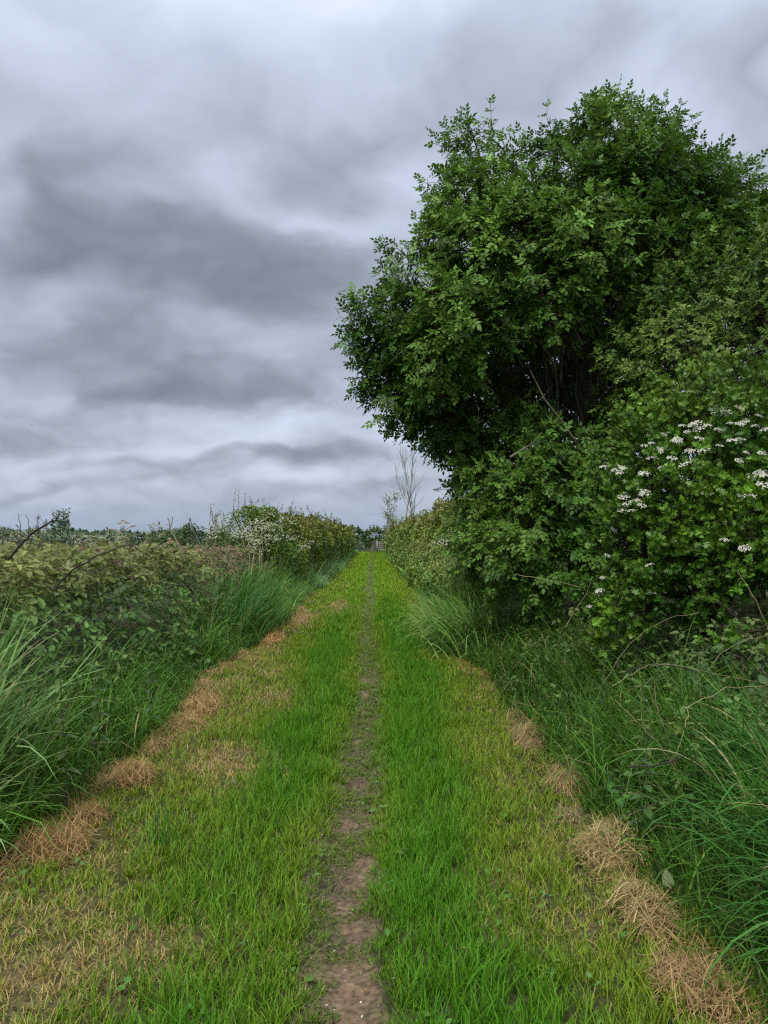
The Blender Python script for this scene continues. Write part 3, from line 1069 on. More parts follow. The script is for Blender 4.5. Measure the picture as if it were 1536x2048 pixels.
TC = at(1150, 620, 11.6)
big = clumps_from([
    (800, 655, 10.8, 80), (775, 725, 11.3, 70), (728, 645, 11, 36), (735, 705, 11, 40), (785, 795, 11, 52), (830, 840, 11.2, 42), (1180, 640, 13.4, 130), (1100, 780, 13.2, 100), (1230, 760, 13, 110), (980, 660, 12.4, 100), (860, 575, 10.6, 100), (880, 705, 10.2, 95), (855, 790, 11.2, 75), (930, 640, 9.8, 80), (930, 770, 11.8, 80),
    (900, 470, 10.9, 75), (960, 490, 10.3, 95), (950, 390, 10.8, 85), (985, 325, 11.2, 60), (925, 300, 11.4, 36), (900, 400, 11.6, 50),
    (1060, 450, 10.2, 105), (1065, 400, 10.8, 62), (1105, 265, 11.6, 45), (1150, 360, 10.5, 95), (1180, 480, 9.9, 105), (1080, 570, 9.9, 70),
    (1210, 270, 11, 85), (1240, 205, 11.4, 45), (1290, 340, 10.6, 105), (1320, 250, 11.5, 55), (1345, 310, 11.2, 70), (1290, 480, 10.2, 90),
    (1400, 400, 10.7, 95), (1470, 370, 11.3, 60), (1460, 470, 10.9, 85), (1520, 450, 11.5, 60), (1560, 560, 11.5, 110), (1400, 520, 10.4, 80),
    (1120, 500, 12.8, 140), (1250, 420, 13, 140), (1000, 560, 13, 120), (1380, 480, 13.2, 140), (900, 660, 12.8, 110), (1600, 420, 12.5, 90), (1600, 680, 12, 140),
    (960, 965, 10.8, 60), (1010, 905, 10.9, 70), (1080, 875, 10.4, 55), (990, 1020, 10.4, 75), (965, 1085, 10.2, 62), (1060, 980, 10., 80), (1050, 1070, 9.8, 85), (1000, 1135, 9.9, 70),
    (1130, 920, 9.9, 70), (1150, 1010, 9.7, 85), (1120, 1120, 9.6, 85), (1210, 960, 10.6, 80), (890, 880, 11.3, 42), (930, 930, 11.5, 42), (1190, 870, 11.2, 60), (1080, 820, 11.8, 50), (1230, 1080, 9.5, 80), (1250, 860, 11.5, 70),
    (1240, 640, 12.8, 110), (1320, 760, 12., 120), (1130, 700, 13.2, 90), (1020, 720, 13.4, 90), (905, 835, 11.2, 50), (885, 865, 11.2, 42), (945, 860, 11.3, 50), (985, 850, 11.6, 50), (925, 895, 11.2, 44), (960, 925, 11, 46), (1010, 810, 12.6, 60)], True)
big += clumps_from([(1105, 655, 9.9, 34), (1215, 610, 9.9, 42), (1040, 690, 10, 30), (1250, 700, 9.9, 40), (914, 280, 11.2, 24), (946, 274, 11.3, 20), (981, 274, 11.3, 22), (886, 394, 11, 20), (869, 454, 10.9, 22), (1104, 269, 11.4, 22), (1116, 304, 11.4, 24), (1191, 239, 11.4, 24), (1248, 219, 11.4, 20), (1268, 239, 11.3, 24), (1346, 269, 11.4, 24),
                    (1306, 269, 11.4, 30), (1406, 334, 11.3, 26), (1456, 359, 11.4, 22), (1511, 379, 11.5, 22), (804, 505, 11, 18), (769, 560, 11, 20), (736, 605, 11, 18), (729, 690, 11, 20), (749, 770, 11, 20)])
tree = thing('elder_tree', (3.1, 11.2, .15), 'large dark green elder tree overhanging the lane', 'tree')
al, atw = Acc(), Acc()


def elder_col(p):
    n_ = len(p)
    t = fbm(p[:, 0] * 1.1, p[:, 1] * 1.1, p[:, 2] * 1.1, seed=101)[:, None]
    c = lerp(np.array([.030, .085, .009]), np.array([.115, .21, .03]), np.clip((t - .25) * 2, 0, 1))
    return c * np.ones((n_, 1))


BARKC, TWIGC = np.array([.055, .05, .032]), np.array([.042, .038, .022])
shoots(al, atw, ELDER, big, TC, 19.5, 4, .195, .31, elder_col, TWIGC)
al.build('crown', M_ELDER, tree, kind='stuff')
# stems and limbs
base = np.array([3.15, 11.3, .1])
fork = at(1175, 835, 11.3)
V_, F_ = tube(curve_pts(base, fork, 9, wob=.03), np.linspace(.2, .13, 9), 9)
build('trunk', V_, F_, BARKC * .8, M_BARK, tree, smooth=True)
stems = [(fork, at(1075, 610, 10.7), .09), (fork, at(1165, 590, 11.2), .075), (fork, at(1205, 560, 11.1), .07), (fork, at(985, 735, 10.7), .075), (fork, at(1240, 600, 11.5), .06),
         (at(1168, 850, 11.2), at(1130, 560, 11.9), .06), (at(1180, 860, 11.4), at(1300, 520, 11.8), .07), (at(1160, 900, 11.3), at(1110, 1010, 10.2), .05), (at(1080, 700, 10.9), at(1035, 620, 10.5), .035)]
ends = []
for p0, p1, r in stems:
    P = curve_pts(p0, p1, 9, wob=.05, start_dir=(p1 - p0) * [.5, .6, 1] + np.array([0, 0, .4]))
    V_, F_ = tube(P, np.linspace(r, r * .55, 9), 7)
    lo = build('limb', V_, F_, BARKC * 1.15, M_BARK, tree, smooth=True)
    ends += [(P[k], r * (1 - .45 * k / 8), lo) for k in (4, 6, 8)]
ep = np.array([e[0] for e in ends])
for i, (c, r) in enumerate(big):
    if c[2] < 3.0:
        src = at(1170, 950, 11.2)
        r0, par = .035, tree
    else:
        k = np.argmin(np.linalg.norm(ep - c, axis=1) + .6 * np.maximum(ep[:, 2] - c[2], 0))
        src, r0, par = ep[k], min(.045, ends[k][1] * .8), ends[k][2]
    P = curve_pts(src, c, 8, lift=.15, wob=.06)
    V_, F_ = tube(P, np.linspace(r0, .012, 8), 5)
    build('branch', V_, F_, BARKC, M_BARK, par, smooth=True)
# thin upright sucker stems in the dark heart of the tree
for k in range(34):
    px = rng.uniform(1010, 1260)
    d = rng.uniform(10.4, 12.2)
    p0 = at(lerp(px, 1170, .45), rng.uniform(760, 900), d)
    p1 = at(px + rng.normal(0, 25), rng.uniform(520, 640), d + rng.normal(0, .3))
    V_, F_ = tube(curve_pts(p0, p1, 6, wob=.04), np.linspace(.016, .008, 6), 4)
    atw.add(V_, F_, BARKC * rng.uniform(.8, 1.8))
# bare twigs
for (pts, d) in (([(1160, 900), (1130, 850), (1090, 800), (1060, 740)], 9.9), ([(1020, 915), (1060, 890), (1085, 865)], 9.8), ([(1000, 640), (1050, 660), (1085, 690), (1110, 730)], 9.9), ([(1090, 600), (1140, 640), (1165, 690)], 9.9)):
    P = np.array([at(a, b, d + rng.normal(0, .08)) for a, b in pts])
    V_, F_ = tube(P, np.linspace(.02, .008, len(P)), 5)
    atw.add(V_, F_, np.array([.13, .115, .075]))
atw.build('twigs', M_BARK, tree, kind='stuff')

# ------------------------------------------------------------------ lighter leafed tree leaning in from beyond the hawthorn

t2 = thing('elder_tree', (5.0, 9.8, .15), 'paler yellow-green elder behind the flowering hawthorn', 'tree')
c2 = clumps_from([(1400, 600, 9.4, 80), (1330, 640, 9.5, 70), (1480, 620, 9.2, 95), (1290, 720, 9.6, 60), (1370, 715, 9.1, 85), (1460, 740, 8.9, 95), (1540, 680, 9, 100), (1550, 560, 9.4, 80), (1560, 800, 8.9, 90),
                  (1310, 580, 9.9, 60), (1480, 540, 9.8, 60), (1400, 800, 9.4, 80), (1500, 860, 9.2, 90), (1640, 620, 9.4, 120), (1640, 780, 9.2, 110), (1420, 660, 9.9, 110), (1280, 800, 10, 60)])
al, atw = Acc(), Acc()


def pale_col(p):
    t = fbm(p[:, 0] * 1.3, p[:, 1] * 1.3, p[:, 2] * 1.3, seed=103)[:, None]
    return lerp(np.array([.055, .115, .018]), np.array([.145, .21, .04]), np.clip((t - .25) * 2, 0, 1))


shoots(al, atw, ELDER, c2, at(1500, 720, 10.2), 15, 5, .14, .36, pale_col, TWIGC)
al.build('crown', M_ELDER, t2, kind='stuff')
for dx, tx, tz in ((0, 1440, 700), (.3, 1530, 640), (-.25, 1350, 690)):
    p0 = np.array([5.0 + dx, 9.8, .1])
    P = curve_pts(p0, at(tx, tz, 9.5), 9, wob=.05, start_dir=(0, 0, 1))
    V_, F_ = tube(P, np.linspace(.085, .03, 9), 6)
    build('trunk', V_, F_, BARKC, M_BARK, t2, smooth=True)
    for c, r in c2:
        if np.linalg.norm(c - P[-1]) < 1.1:
            V_, F_ = tube(curve_pts(P[-1], c, 6, wob=.04), np.linspace(.026, .01, 6), 4)
            atw.add(V_, F_, BARKC)
atw.build('twigs', M_BARK, t2, kind='stuff')

# ------------------------------------------------------------------ flowering hawthorn at the side of the lane
hw = thing('hawthorn_bush', (3.1, 6.6, .2), 'glossy green hawthorn bush with white blossom before the big tree', 'bush')
ch = clumps_from([(1250, 960, 7.2, 62), (1300, 900, 7.3, 70), (1370, 880, 7.1, 85), (1450, 850, 7., 85), (1520, 870, 6.8, 85), (1400, 810, 7.5, 62), (1480, 790, 7.4, 60), (1310, 830, 7.8, 50), (1360, 790, 7.9, 40),
                  (1290, 1000, 6.9, 70), (1370, 980, 6.6, 85), (1460, 960, 6.4, 90), (1550, 980, 6.2, 90), (1260, 1090, 6.9, 60), (1330, 1070, 6.6, 75), (1420, 1060, 6.4, 70), (1500, 1060, 6, 80), (1470, 1110, 5.9, 60),
                  (1560, 1120, 5.8, 80), (1215, 1180, 6.9, 50), (1270, 1160, 6.7, 60), (1350, 1160, 6.5, 60), (1240, 1230, 6.7, 48), (1310, 1215, 6.5, 48), (1400, 1170, 6.3, 45), (1520, 1260, 5.2, 42), (1470, 1230, 5.4, 28), (1410, 1120, 6.4, 50),
                  (1640, 960, 6.4, 120), (1640, 850, 7, 100), (1600, 1150, 6, 100), (1400, 960, 7.4, 110), (1500, 950, 7.4, 110)])
al, atw = Acc(), Acc()


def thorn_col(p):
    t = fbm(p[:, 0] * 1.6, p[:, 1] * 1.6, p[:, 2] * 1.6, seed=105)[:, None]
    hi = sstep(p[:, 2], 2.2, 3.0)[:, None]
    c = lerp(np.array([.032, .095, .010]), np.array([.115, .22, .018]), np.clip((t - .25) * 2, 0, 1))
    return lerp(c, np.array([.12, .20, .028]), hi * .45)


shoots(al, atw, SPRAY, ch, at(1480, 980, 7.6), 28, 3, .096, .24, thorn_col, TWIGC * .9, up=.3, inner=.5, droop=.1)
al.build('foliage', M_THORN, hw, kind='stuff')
for k in range(5):
    p0 = np.array([3.0 + rng.normal(0, .2), 6.9 + rng.normal(0, .2), .1])
    p1 = at(rng.uniform(1300, 1520), rng.uniform(850, 1000), rng.uniform(6.6, 7.3))
    V_, F_ = tube(curve_pts(p0, p1, 8, wob=.05, start_dir=(0, 0, 1)), np.linspace(.05, .015, 8), 6)
    build('stem', V_, F_, BARKC * .8, M_BARK, hw, smooth=True)
for c, r in ch:
    V_, F_ = tube(curve_pts(np.array([3.1, 6.9, 1.0]), c, 6, wob=.05), np.linspace(.022, .008, 6), 4)
    atw.add(V_, F_, TWIGC)
atw.build('twigs', M_BARK, hw, kind='stuff')


def blossom_mesh(seed, k=46, w=.075):
    """flat-topped cluster of small five-petalled flowers"""
    r = np.random.default_rng(seed)
    ac_ = Acc()
    FL = [(0, 0, 0)] + [(math.cos(a * math.pi / 5) * (1 if a % 2 == 0 else .55), math.sin(a * math.pi / 5) * (1 if a % 2 == 0 else .55), .12) for a in range(10)]
    FF = [(0, 1 + j, 1 + (j + 1) % 10) for j in range(10)]
    a = r.uniform(0, 6.28, k)
    q = np.sqrt(r.random(k)) * w
    p = np.stack([np.cos(a) * q, np.sin(a) * q * .7, -q * q * 3 + r.normal(0, .008, k)], 1)
    nn = norm(np.stack([np.cos(a) * q * 6, np.sin(a) * q * 6, np.ones(k)], 1) + r.normal(0, .25, (k, 3)))
    dd = np.cross(nn, norm(r.normal(0, 1, (k, 3))))
    cc = np.array([.62, .60, .52]) * r.uniform(.85, 1.05, (k, 1))
    ac_.add(*stamps(FL, FF, p, dd, nn, r.uniform(.009, .014, k), cc))
    return ac_


BLO = []
for i in range(4):
    ob = blossom_mesh(200 + i).build('blossom', M_FLOWER, hw)
    BLO.append(ob)
bl_spots = [(1330, 868), (1305, 885), (1350, 880), (1290, 890), (1375, 862), (1420, 850), (1440, 858), (1460, 845), (1490, 842), (1510, 850), (1400, 875), (1230, 928), (1248, 935), (1240, 945), (1255, 1005), (1275, 1000), (1245, 1018),
            (1265, 1020), (1285, 1010), (1520, 945), (1505, 955), (1535, 950), (1528, 968), (1450, 1078), (1490, 1095), (1300, 1128), (1306, 1185), (1178, 1212), (1205, 1155), (1200, 1180), (1408, 898), (1380, 900), (1480, 920), (1495, 905),
            (1345, 915), (1325, 935), (1370, 925), (1470, 880), (1440, 890), (1216, 1110), (1230, 1060), (1290, 945), (1415, 985), (1500, 990), (1525, 905), (1390, 845), (1450, 820), (1480, 815), (1520, 830), (1365, 850)]
bl_spots += [(a + rng.normal(0, 26), b + rng.normal(0, 14)) for a, b in bl_spots[:16]]
cl_c = np.array([c for c, r in ch])
cl_r = np.array([r for c, r in ch])
first = True
for i, (bx, by) in enumerate(bl_spots):
    # rest on the near face of the foliage along this line of sight
    best = 6.3
    for dd in np.arange(4.8, 8.4, .04):
        p = at(bx, by, dd)
        if (np.linalg.norm(cl_c - p, axis=1) < cl_r * 1.22 + .03).any():
            best = dd
            break
    p = at(bx, by, best - .02)
    ob = BLO[i] if i < 4 else BLO[i % 4].copy()
    if i >= 4:
        COL.objects.link(ob)
        ob.parent = hw
    ob.matrix_parent_inverse = Matrix.Identity(4)
    ob.location = Vector(p) - Vector(hw.location)
    ob.rotation_euler = (R(35 + rng.normal(0, 14)), R(rng.normal(0, 14)), R(rng.uniform(-25, 25)))
    s_ = rng.uniform(.4, .85) * (1.0 if by < 1040 else .75)
    ob.scale = (s_, s_, s_)


# ------------------------------------------------------------------ hedges
def hedge(name, label, cat, line, wid, hgt, colfn, cover=2.6, minleaf=.05, flower=None, group=None, top_shoots=1.0, y_face=None, base_z=.15, pxl=2.8):
    """a hedge run: line = [(x, y)], rounded section, leaf shell with a twiggy uneven top"""
    P = np.array(line, float)
    seg = np.linalg.norm(np.diff(P, axis=0), axis=1)
    cum = np.concatenate([[0], np.cumsum(seg)])
    root = thing(name, (P[:, 0].mean(), P[:, 1].mean(), 0), label, cat, group)
    acl_, act_ = Acc(), Acc()
    tot = cum[-1]
    tg0 = P[-1] - P[0]
    flip = (tg0[1] * -P[:, 0].mean() + -tg0[0] * -P[:, 1].mean()) < 0      # which flank looks towards the lane
    nstep = max(4, int(tot / 1.0))
    for i in range(nstep):
        s0, s1 = tot * i / nstep, tot * (i + 1) / nstep
        sm_ = (s0 + s1) / 2
        c = np.array([np.interp(sm_, cum, P[:, 0]), np.interp(sm_, cum, P[:, 1])])
        D_ = max(3., math.hypot(*c))
        leaf = max(minleaf, D_ / 770 * pxl)
        hh = hgt(sm_ / tot) * (.86 + .3 * float(fbm(c[0] * .35, c[1] * .35, seed=127)))
        area = (s1 - s0) * (2 * hh + wid)
        n_ = int(area * cover * .6 / (leaf * leaf * .31))
        s = rng.uniform(s0 - .3, s1 + .3, n_)
        # section angle: from near foot over the top to the far foot
        th = rng.uniform(-.12, np.pi + .12, n_)
        th = np.where(rng.random(n_) < .5, np.where(flip, np.pi - rng.uniform(-.12, 1.75, n_), rng.uniform(-.12, 1.75, n_)), th)
        xs, ys_ = np.interp(s, cum, P[:, 0]), np.interp(s, cum, P[:, 1])
        k = np.clip(np.searchsorted(cum, np.clip(s, 0, tot - 1e-6), side='right') - 1, 0, len(seg) - 1)
        tg = (P[k + 1] - P[k]) / seg[k][:, None]
        nr = np.stack([tg[:, 1], -tg[:, 0]], 1)
        lump = .62 + .62 * fbm(xs * .7, ys_ * .7, th * 1.6, seed=121) + .34 * (fbm(xs * 2.2, ys_ * 2.2, th * 3.2, seed=122) - .5)
        rr = lump * (1 - .33 * rng.random(n_) ** 2.2)
        cs, sn = np.cos(th), np.sin(th)
        sq = 1 / np.maximum(np.abs(cs) ** 2.6 + np.abs(sn) ** 2.6, 1e-6) ** (1 / 2.6)
        off = cs * sq * rr * wid / 2
        hl = hgt(np.clip(s / tot, 0, 1)) * (.86 + .3 * fbm(xs * .35, ys_ * .35, seed=127))
        z = hl * .42 + sn * sq * rr * hl * .58
        z = np.where(sn < .12, rng.uniform(base_z, .5, n_) * hl, z)
        pos = np.stack([xs + nr[:, 0] * off, ys_ + nr[:, 1] * off, z], 1)
        kp = (pos[:, 2] > .05) & (rng.random(n_) < .35 + sstep(fbm(pos[:, 0] * 2.4, pos[:, 1] * 2.4, pos[:, 2] * 2.4, seed=123), .3, .6))
        out = norm(np.stack([nr[:, 0] * cs, nr[:, 1] * cs, sn + .3], 1) + rng.normal(0, .55, (n_, 3)))
        dirs = norm(np.cross(out, rand_dirs(n_)) + .35 * np.array([0, 0, 1.]))
        c_ = colfn(pos, np.clip(z / hl, 0, 1.2)) * np.exp(rng.normal(0, .22, (n_, 1)))
        scatter(acl_, [QUADLEAF], pos[kp], dirs[kp], out[kp], (leaf * rng.uniform(.7, 1.35, n_))[kp], c_[kp])
        # leafy shoots along the top
        m = int((s1 - s0) * 9 * top_shoots * min(1, 25 / D_) + rng.random())
        if m:
            s = rng.uniform(s0, s1, m)
            xs, ys_ = np.interp(s, cum, P[:, 0]), np.interp(s, cum, P[:, 1])
            o_ = rng.normal(0, wid * .25, m)
            b0 = np.stack([xs + o_ * nr[0, 0], ys_ + o_ * nr[0, 1], hh * np.full(m, .9)], 1)
            L_ = rng.uniform(.1, .42, m)
            tp = b0 + np.stack([rng.normal(0, .18, m), rng.normal(0, .18, m), np.ones(m)], 1) * (L_ + .1 * hh)[:, None]
            V2, F2 = tubes(b0, tp, .006 * D_ / 20, .003 * D_ / 20)
            act_.add(V2, F2, TWIGC * 1.3)
            for f in np.linspace(.25, 1, 6):
                for _ in range(2):
                    q = b0 + (tp - b0) * f + rng.normal(0, .02, (m, 3))
                    dr = norm(rng.normal(0, 1, (m, 3)) + [0, 0, .4])
                    c_ = colfn(q, np.full(m, 1.1)) * np.exp(rng.normal(0, .2, (m, 1)))
                    scatter(acl_, [QUADLEAF], q, dr, rand_dirs(m), leaf * rng.uniform(.6, 1, m), c_)
    # branching stems inside
    m = int(tot * 3)
    s = rng.uniform(0, tot, m)
    xs, ys_ = np.interp(s, cum, P[:, 0]), np.interp(s, cum, P[:, 1])
    b0 = np.stack([xs + rng.normal(0, wid * .12, m), ys_ + rng.normal(0, .1, m), np.zeros(m)], 1)
    tp = b0 + np.stack([rng.normal(0, wid * .25, m), rng.normal(0, .3, m), hgt(s / tot) * rng.uniform(.6, .9, m)], 1)
    V2, F2 = tubes(b0, tp, .035, .012)
    act_.add(V2, F2, BARKC * .8)
    acl_.build('foliage', M_THORN, root, kind='stuff')
    act_.build('twigs', M_BARK, root, kind='stuff')
    if flower:
        fa = Acc()
        for (px, py, d0, d1, n_, sp) in flower:
            n_ = max(6, int(n_ * .6))
            d = rng.uniform(d0, d1, n_)
            pos = np.array([at(px + rng.normal(0, sp), py + rng.normal(0, sp * .7), q) for q in d])
            for pz in range(10):
                q = pos + rng.normal(0, 1, (n_, 3)) * [.1, .1, .03]
                scatter(fa, [QUADLEAF], q, rand_dirs(n_), norm(rng.normal(0, .6, (n_, 3)) + [0, -.4, 1]), rng.uniform(.03, .05, n_), np.array([.55, .53, .42]) * rng.uniform(.75, 1.1, (n_, 1)))
        fa.build('blossom', M_FLOWER, root, kind='stuff')
    return root


def hedge_col(lo, hi, tip, seed):
    lo, hi, tip = map(np.array, (lo, hi, tip))

    def f(p, hf):
        t = fbm(p[:, 0] * .9, p[:, 1] * .9, p[:, 2] * .9, seed=seed)[:, None]
        c = lerp(lo, hi, np.clip((t - .28) * 2.2, 0, 1)) * 1.15
        return lerp(c, tip, (sstep(hf, .6, 1.05) * np.clip(fbm(p[:, 0] * .6, p[:, 1] * .5, seed=seed + 5) * 1.6 - .25, 0, 1))[:, None] * .8)
    return f


hedge('hawthorn_bush', 'rounded hawthorn covered in creamy blossom at the near end of the clipped hedge', 'bush', [(-3.3, 20.0), (-3.05, 20.8), (-2.9, 21.8)], 1.7,
      lambda t: 2.6 - .25 * t, hedge_col((.045, .095, .015), (.13, .20, .03), (.17, .22, .05), 131), cover=2.3, top_shoots=1.2, pxl=2.1,
      flower=[(505, 1055, 18.6, 19.3, 34, 18), (535, 1050, 18.7, 19.4, 30, 16), (500, 1075, 18.6, 19.2, 22, 15), (540, 1075, 18.5, 19.2, 20, 13), (515, 1092, 18.5, 19., 20, 9), (470, 1062, 19, 19.6, 18, 12), (560, 1040, 19, 19.7, 18, 10), (610, 1093, 20, 22, 12, 9), (575, 1070, 19.5, 20.4, 12, 8), (435, 1050, 19.5, 20, 16, 8)])
hedge('hawthorn_hedge', 'long clipped hawthorn hedge with russet tips running on from the blossoming bush', 'hedge', [(-2.95, 22), (-2.75, 30), (-2.7, 45), (-2.65, 78)], 1.7,
      lambda t: 2.2 - .1 * t + .12 * np.sin(np.asarray(t) * 40), hedge_col((.055, .10, .015), (.15, .19, .022), (.20, .15, .045), 141), cover=2.2, top_shoots=.8)
hedge('elder_shrub', 'thin pale-flowered shrub standing between brown brambles and blossoming hawthorn', 'shrub', [(-3.95, 18.9), (-3.75, 19.3)], .7, lambda t: 1.95 + 0 * t,
      hedge_col((.06, .10, .03), (.13, .17, .05), (.20, .22, .09), 145), cover=.7, top_shoots=2, flower=[(430, 1052, 18.6, 19, 22, 10), (425, 1075, 18.5, 19, 12, 8)])
hedge('hawthorn_hedge', 'dark hedge closing off the far end of the lane', 'hedge', [(-4.5, 84), (-1.2, 85.5), (1.2, 86), (6, 87)], 2.0,
      lambda t: 2.35 + .25 * np.sin(np.asarray(t) * 21) * np.cos(np.asarray(t) * 9), hedge_col((.03, .065, .02), (.07, .115, .03), (.08, .12, .04), 151), cover=2.0, top_shoots=1.6)
hedge('hawthorn_hedge', 'russet-topped hedge on the shady side of the lane beyond the big tree', 'hedge', [(3.0, 21), (2.75, 28), (2.6, 40), (2.3, 62), (2.2, 80)], 1.9,
      lambda t: 2.4 - .05 * np.asarray(t) + .12 * np.sin(np.asarray(t) * 30), hedge_col((.055, .105, .016), (.14, .19, .028), (.22, .19, .055), 161), cover=2.3, top_shoots=.8)
hedge('hawthorn_hedge', 'dark green hawthorn hedge with faded blossom next to the big tree', 'hedge', [(3.6, 13.5), (3.3, 17), (3.1, 20.6)], 2.2,
      lambda t: 2.65 - .1 * np.asarray(t), hedge_col((.03, .075, .015), (.075, .135, .028), (.10, .15, .04), 171), cover=2.2, top_shoots=1.6,
      flower=[(905, 1075, 16, 18, 10, 16), (885, 1085, 17, 18.5, 8, 10)])
hedge('bramble_bank', 'low sprawling yellow-green bank of bramble and weeds below the hedge', 'bramble', [(2.25, 12.8), (2.0, 16), (1.95, 22), (1.85, 32), (1.8, 44)], 1.5,
      lambda t: 1.15 - .15 * np.asarray(t) + .15 * np.sin(np.asarray(t) * 25), hedge_col((.06, .13, .022), (.16, .22, .04), (.22, .23, .06), 181), cover=1.6, top_shoots=1.2)

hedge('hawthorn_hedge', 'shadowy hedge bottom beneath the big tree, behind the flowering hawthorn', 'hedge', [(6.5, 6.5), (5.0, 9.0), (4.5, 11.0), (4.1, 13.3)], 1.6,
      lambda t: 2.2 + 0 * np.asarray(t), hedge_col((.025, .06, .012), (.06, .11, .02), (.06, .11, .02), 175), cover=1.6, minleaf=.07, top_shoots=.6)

# ------------------------------------------------------------------ far left country
hedge('field_hedge', 'long dark hedge along the far side of the field', 'hedge', [(-75, 110), (-50, 108), (-20, 112), (-6, 112)], 2.5, lambda t: 2.9 - .8 * np.asarray(t) + .2 * np.sin(np.asarray(t) * 30),
      hedge_col((.03, .06, .03), (.07, .10, .045), (.07, .1, .05), 191), cover=1.8, top_shoots=.2)
hedge('field_hedge', 'pale blossom-whitened hedge standing in the field behind the brambles', 'hedge', [(-30, 46), (-21, 45), (-14.5, 46)], 2.2, lambda t: 2.3 - .35 * np.asarray(t),
      hedge_col((.09, .12, .07), (.22, .24, .16), (.16, .2, .1), 195), cover=1.6, top_shoots=.2)
hedge('field_hedge', 'short dark hedge seen past the forked dead twig', 'hedge', [(-9.6, 34), (-7.4, 33)], 1.8, lambda t: 1.95 + 0 * t, hedge_col((.03, .06, .02), (.07, .1, .03), (.07, .1, .04), 197), cover=1.8, top_shoots=.4)
hedge('field_shrub', 'bushy grey-green shrub rising above the pale field hedge', 'shrub', [(-16.3, 39.5), (-15.6, 39.7)], 1.4, lambda t: 2.45 + 0 * t, hedge_col((.05, .09, .05), (.10, .15, .08), (.1, .14, .08), 199), cover=1.6, top_shoots=3)


def bare_tree(name, label, base_p, H, r0, seed, spread=.5, levels=4, leaves_=None, col=(.20, .185, .16), forks=2, minr=.012):
    r = np.random.default_rng(seed)
    root = thing(name, base_p, label, 'tree')
    trunk, limbs, tips = Acc(), Acc(), []

    def grow(p, d, L, rad, lev):
        n_ = 5
        pts = [np.array(p)]
        dd = np.array(d)
        for i in range(n_):
            dd = norm(dd + r.normal(0, .09, 3) + np.array([0, 0, .06]))
            pts.append(pts[-1] + dd * L / n_)
        rads = np.linspace(rad, rad * .62, n_ + 1)
        V2, F2 = tube(np.array(pts), np.maximum(rads, minr), 6 if lev == 0 else 4)
        (trunk if lev == 0 else limbs).add(V2, F2, np.array(col) * r.uniform(.85, 1.15))
        if lev >= levels:
            tips.append(pts[-1])
            return
        for k in range(r.integers(3, 6)):
            i = r.integers(2, n_ + 1)
            sd2 = norm(r.normal(0, 1, 3) * [1, 1, .3])
            grow(pts[i], norm(dd * (1 - spread * .4) + sd2 * spread * r.uniform(.6, 1.2) + np.array([0, 0, .25])), L * r.uniform(.45, .72), rads[i] * .55, lev + 1)

    for k in range(forks):
        a = k * 2.6
        grow(np.array(base_p) + np.array([math.cos(a), math.sin(a), 0]) * (.35 if forks > 1 else 0), norm(np.array([math.cos(a) * .08, math.sin(a) * .08, 1])), H * .5, r0, 0)
    trunk.build('trunk', M_BARK, root)
    limbs.build('branches', M_BARK, root, kind='stuff')
    if leaves_:
        n_, sz, c = leaves_
        tp = np.array(tips)
        q = tp[r.integers(0, len(tp), n_)] + r.normal(0, .22, (n_, 3))
        la = Acc()
        scatter(la, [QUADLEAF], q, rand_dirs(n_), rand_dirs(n_), sz * r.uniform(.6, 1.3, n_), np.array(c) * np.exp(r.normal(0, .2, (n_, 1))))
        la.build('crown', M_THORN, root, kind='stuff')
    return root


bt = at(815, 1070, 62)
bare_tree('bare_tree', 'tall leafless double-stemmed tree above the russet hedge', (bt[0], 62, 0), 9.8, .075, 5, .3, 3, col=(.22, .205, .18), minr=.012)
bt = at(778, 1070, 66)
bare_tree('young_tree', 'small airy tree just coming into pale leaf beside the leafless tree', (bt[0], 66, 0), 5.4, .08, 8, .7, 3, leaves_=(900, .14, (.16, .2, .07)), forks=1, minr=.014)
bt = at(76, 1070, 150)
bare_tree('distant_tree', 'round leafless tree on the horizon behind the broken dead branch', (bt[0], 150, 0), 5.6, .2, 12, .75, 3, col=(.2, .21, .23), forks=1, minr=.035)
bt = at(14, 1070, 160)
bare_tree('distant_tree', 'low leafless tree on the horizon at the very edge of the view', (bt[0], 160, 0), 5.0, .2, 13, .75, 3, col=(.2, .21, .23), forks=1, minr=.04)

# weathered gate half hidden at the end of the lane
g0 = np.array([1.05, 82.5, 0])
gate = thing('field_gate', tuple(g0), 'weathered pale timber gate half hidden by hedges at the lane end', 'gate')


def boxv(c, s):
    c, s = np.array(c, float), np.array(s, float) / 2
    V2 = np.array([(x_, y_, z_) for x_ in (-1, 1) for y_ in (-1, 1) for z_ in (-1, 1)], float) * s + c
    F2 = np.array([(0, 1, 3, 2), (4, 6, 7, 5), (0, 4, 5, 1), (2, 3, 7, 6), (0, 2, 6, 4), (1, 5, 7, 3)])
    return V2, F2


for dx in (-.55, .75):
    V2, F2 = boxv(g0 + [dx, 0, .65], (.14, .14, 1.3))
    build('post', V2, F2, (.22, .21, .19), M_BARK, gate)
for k in range(5):
    V2, F2 = boxv(g0 + [.1, .0, .3 + .2 * k], (1.16, .03, .085))
    build('rail', V2, F2, (.26, .25, .22), M_BARK, gate)

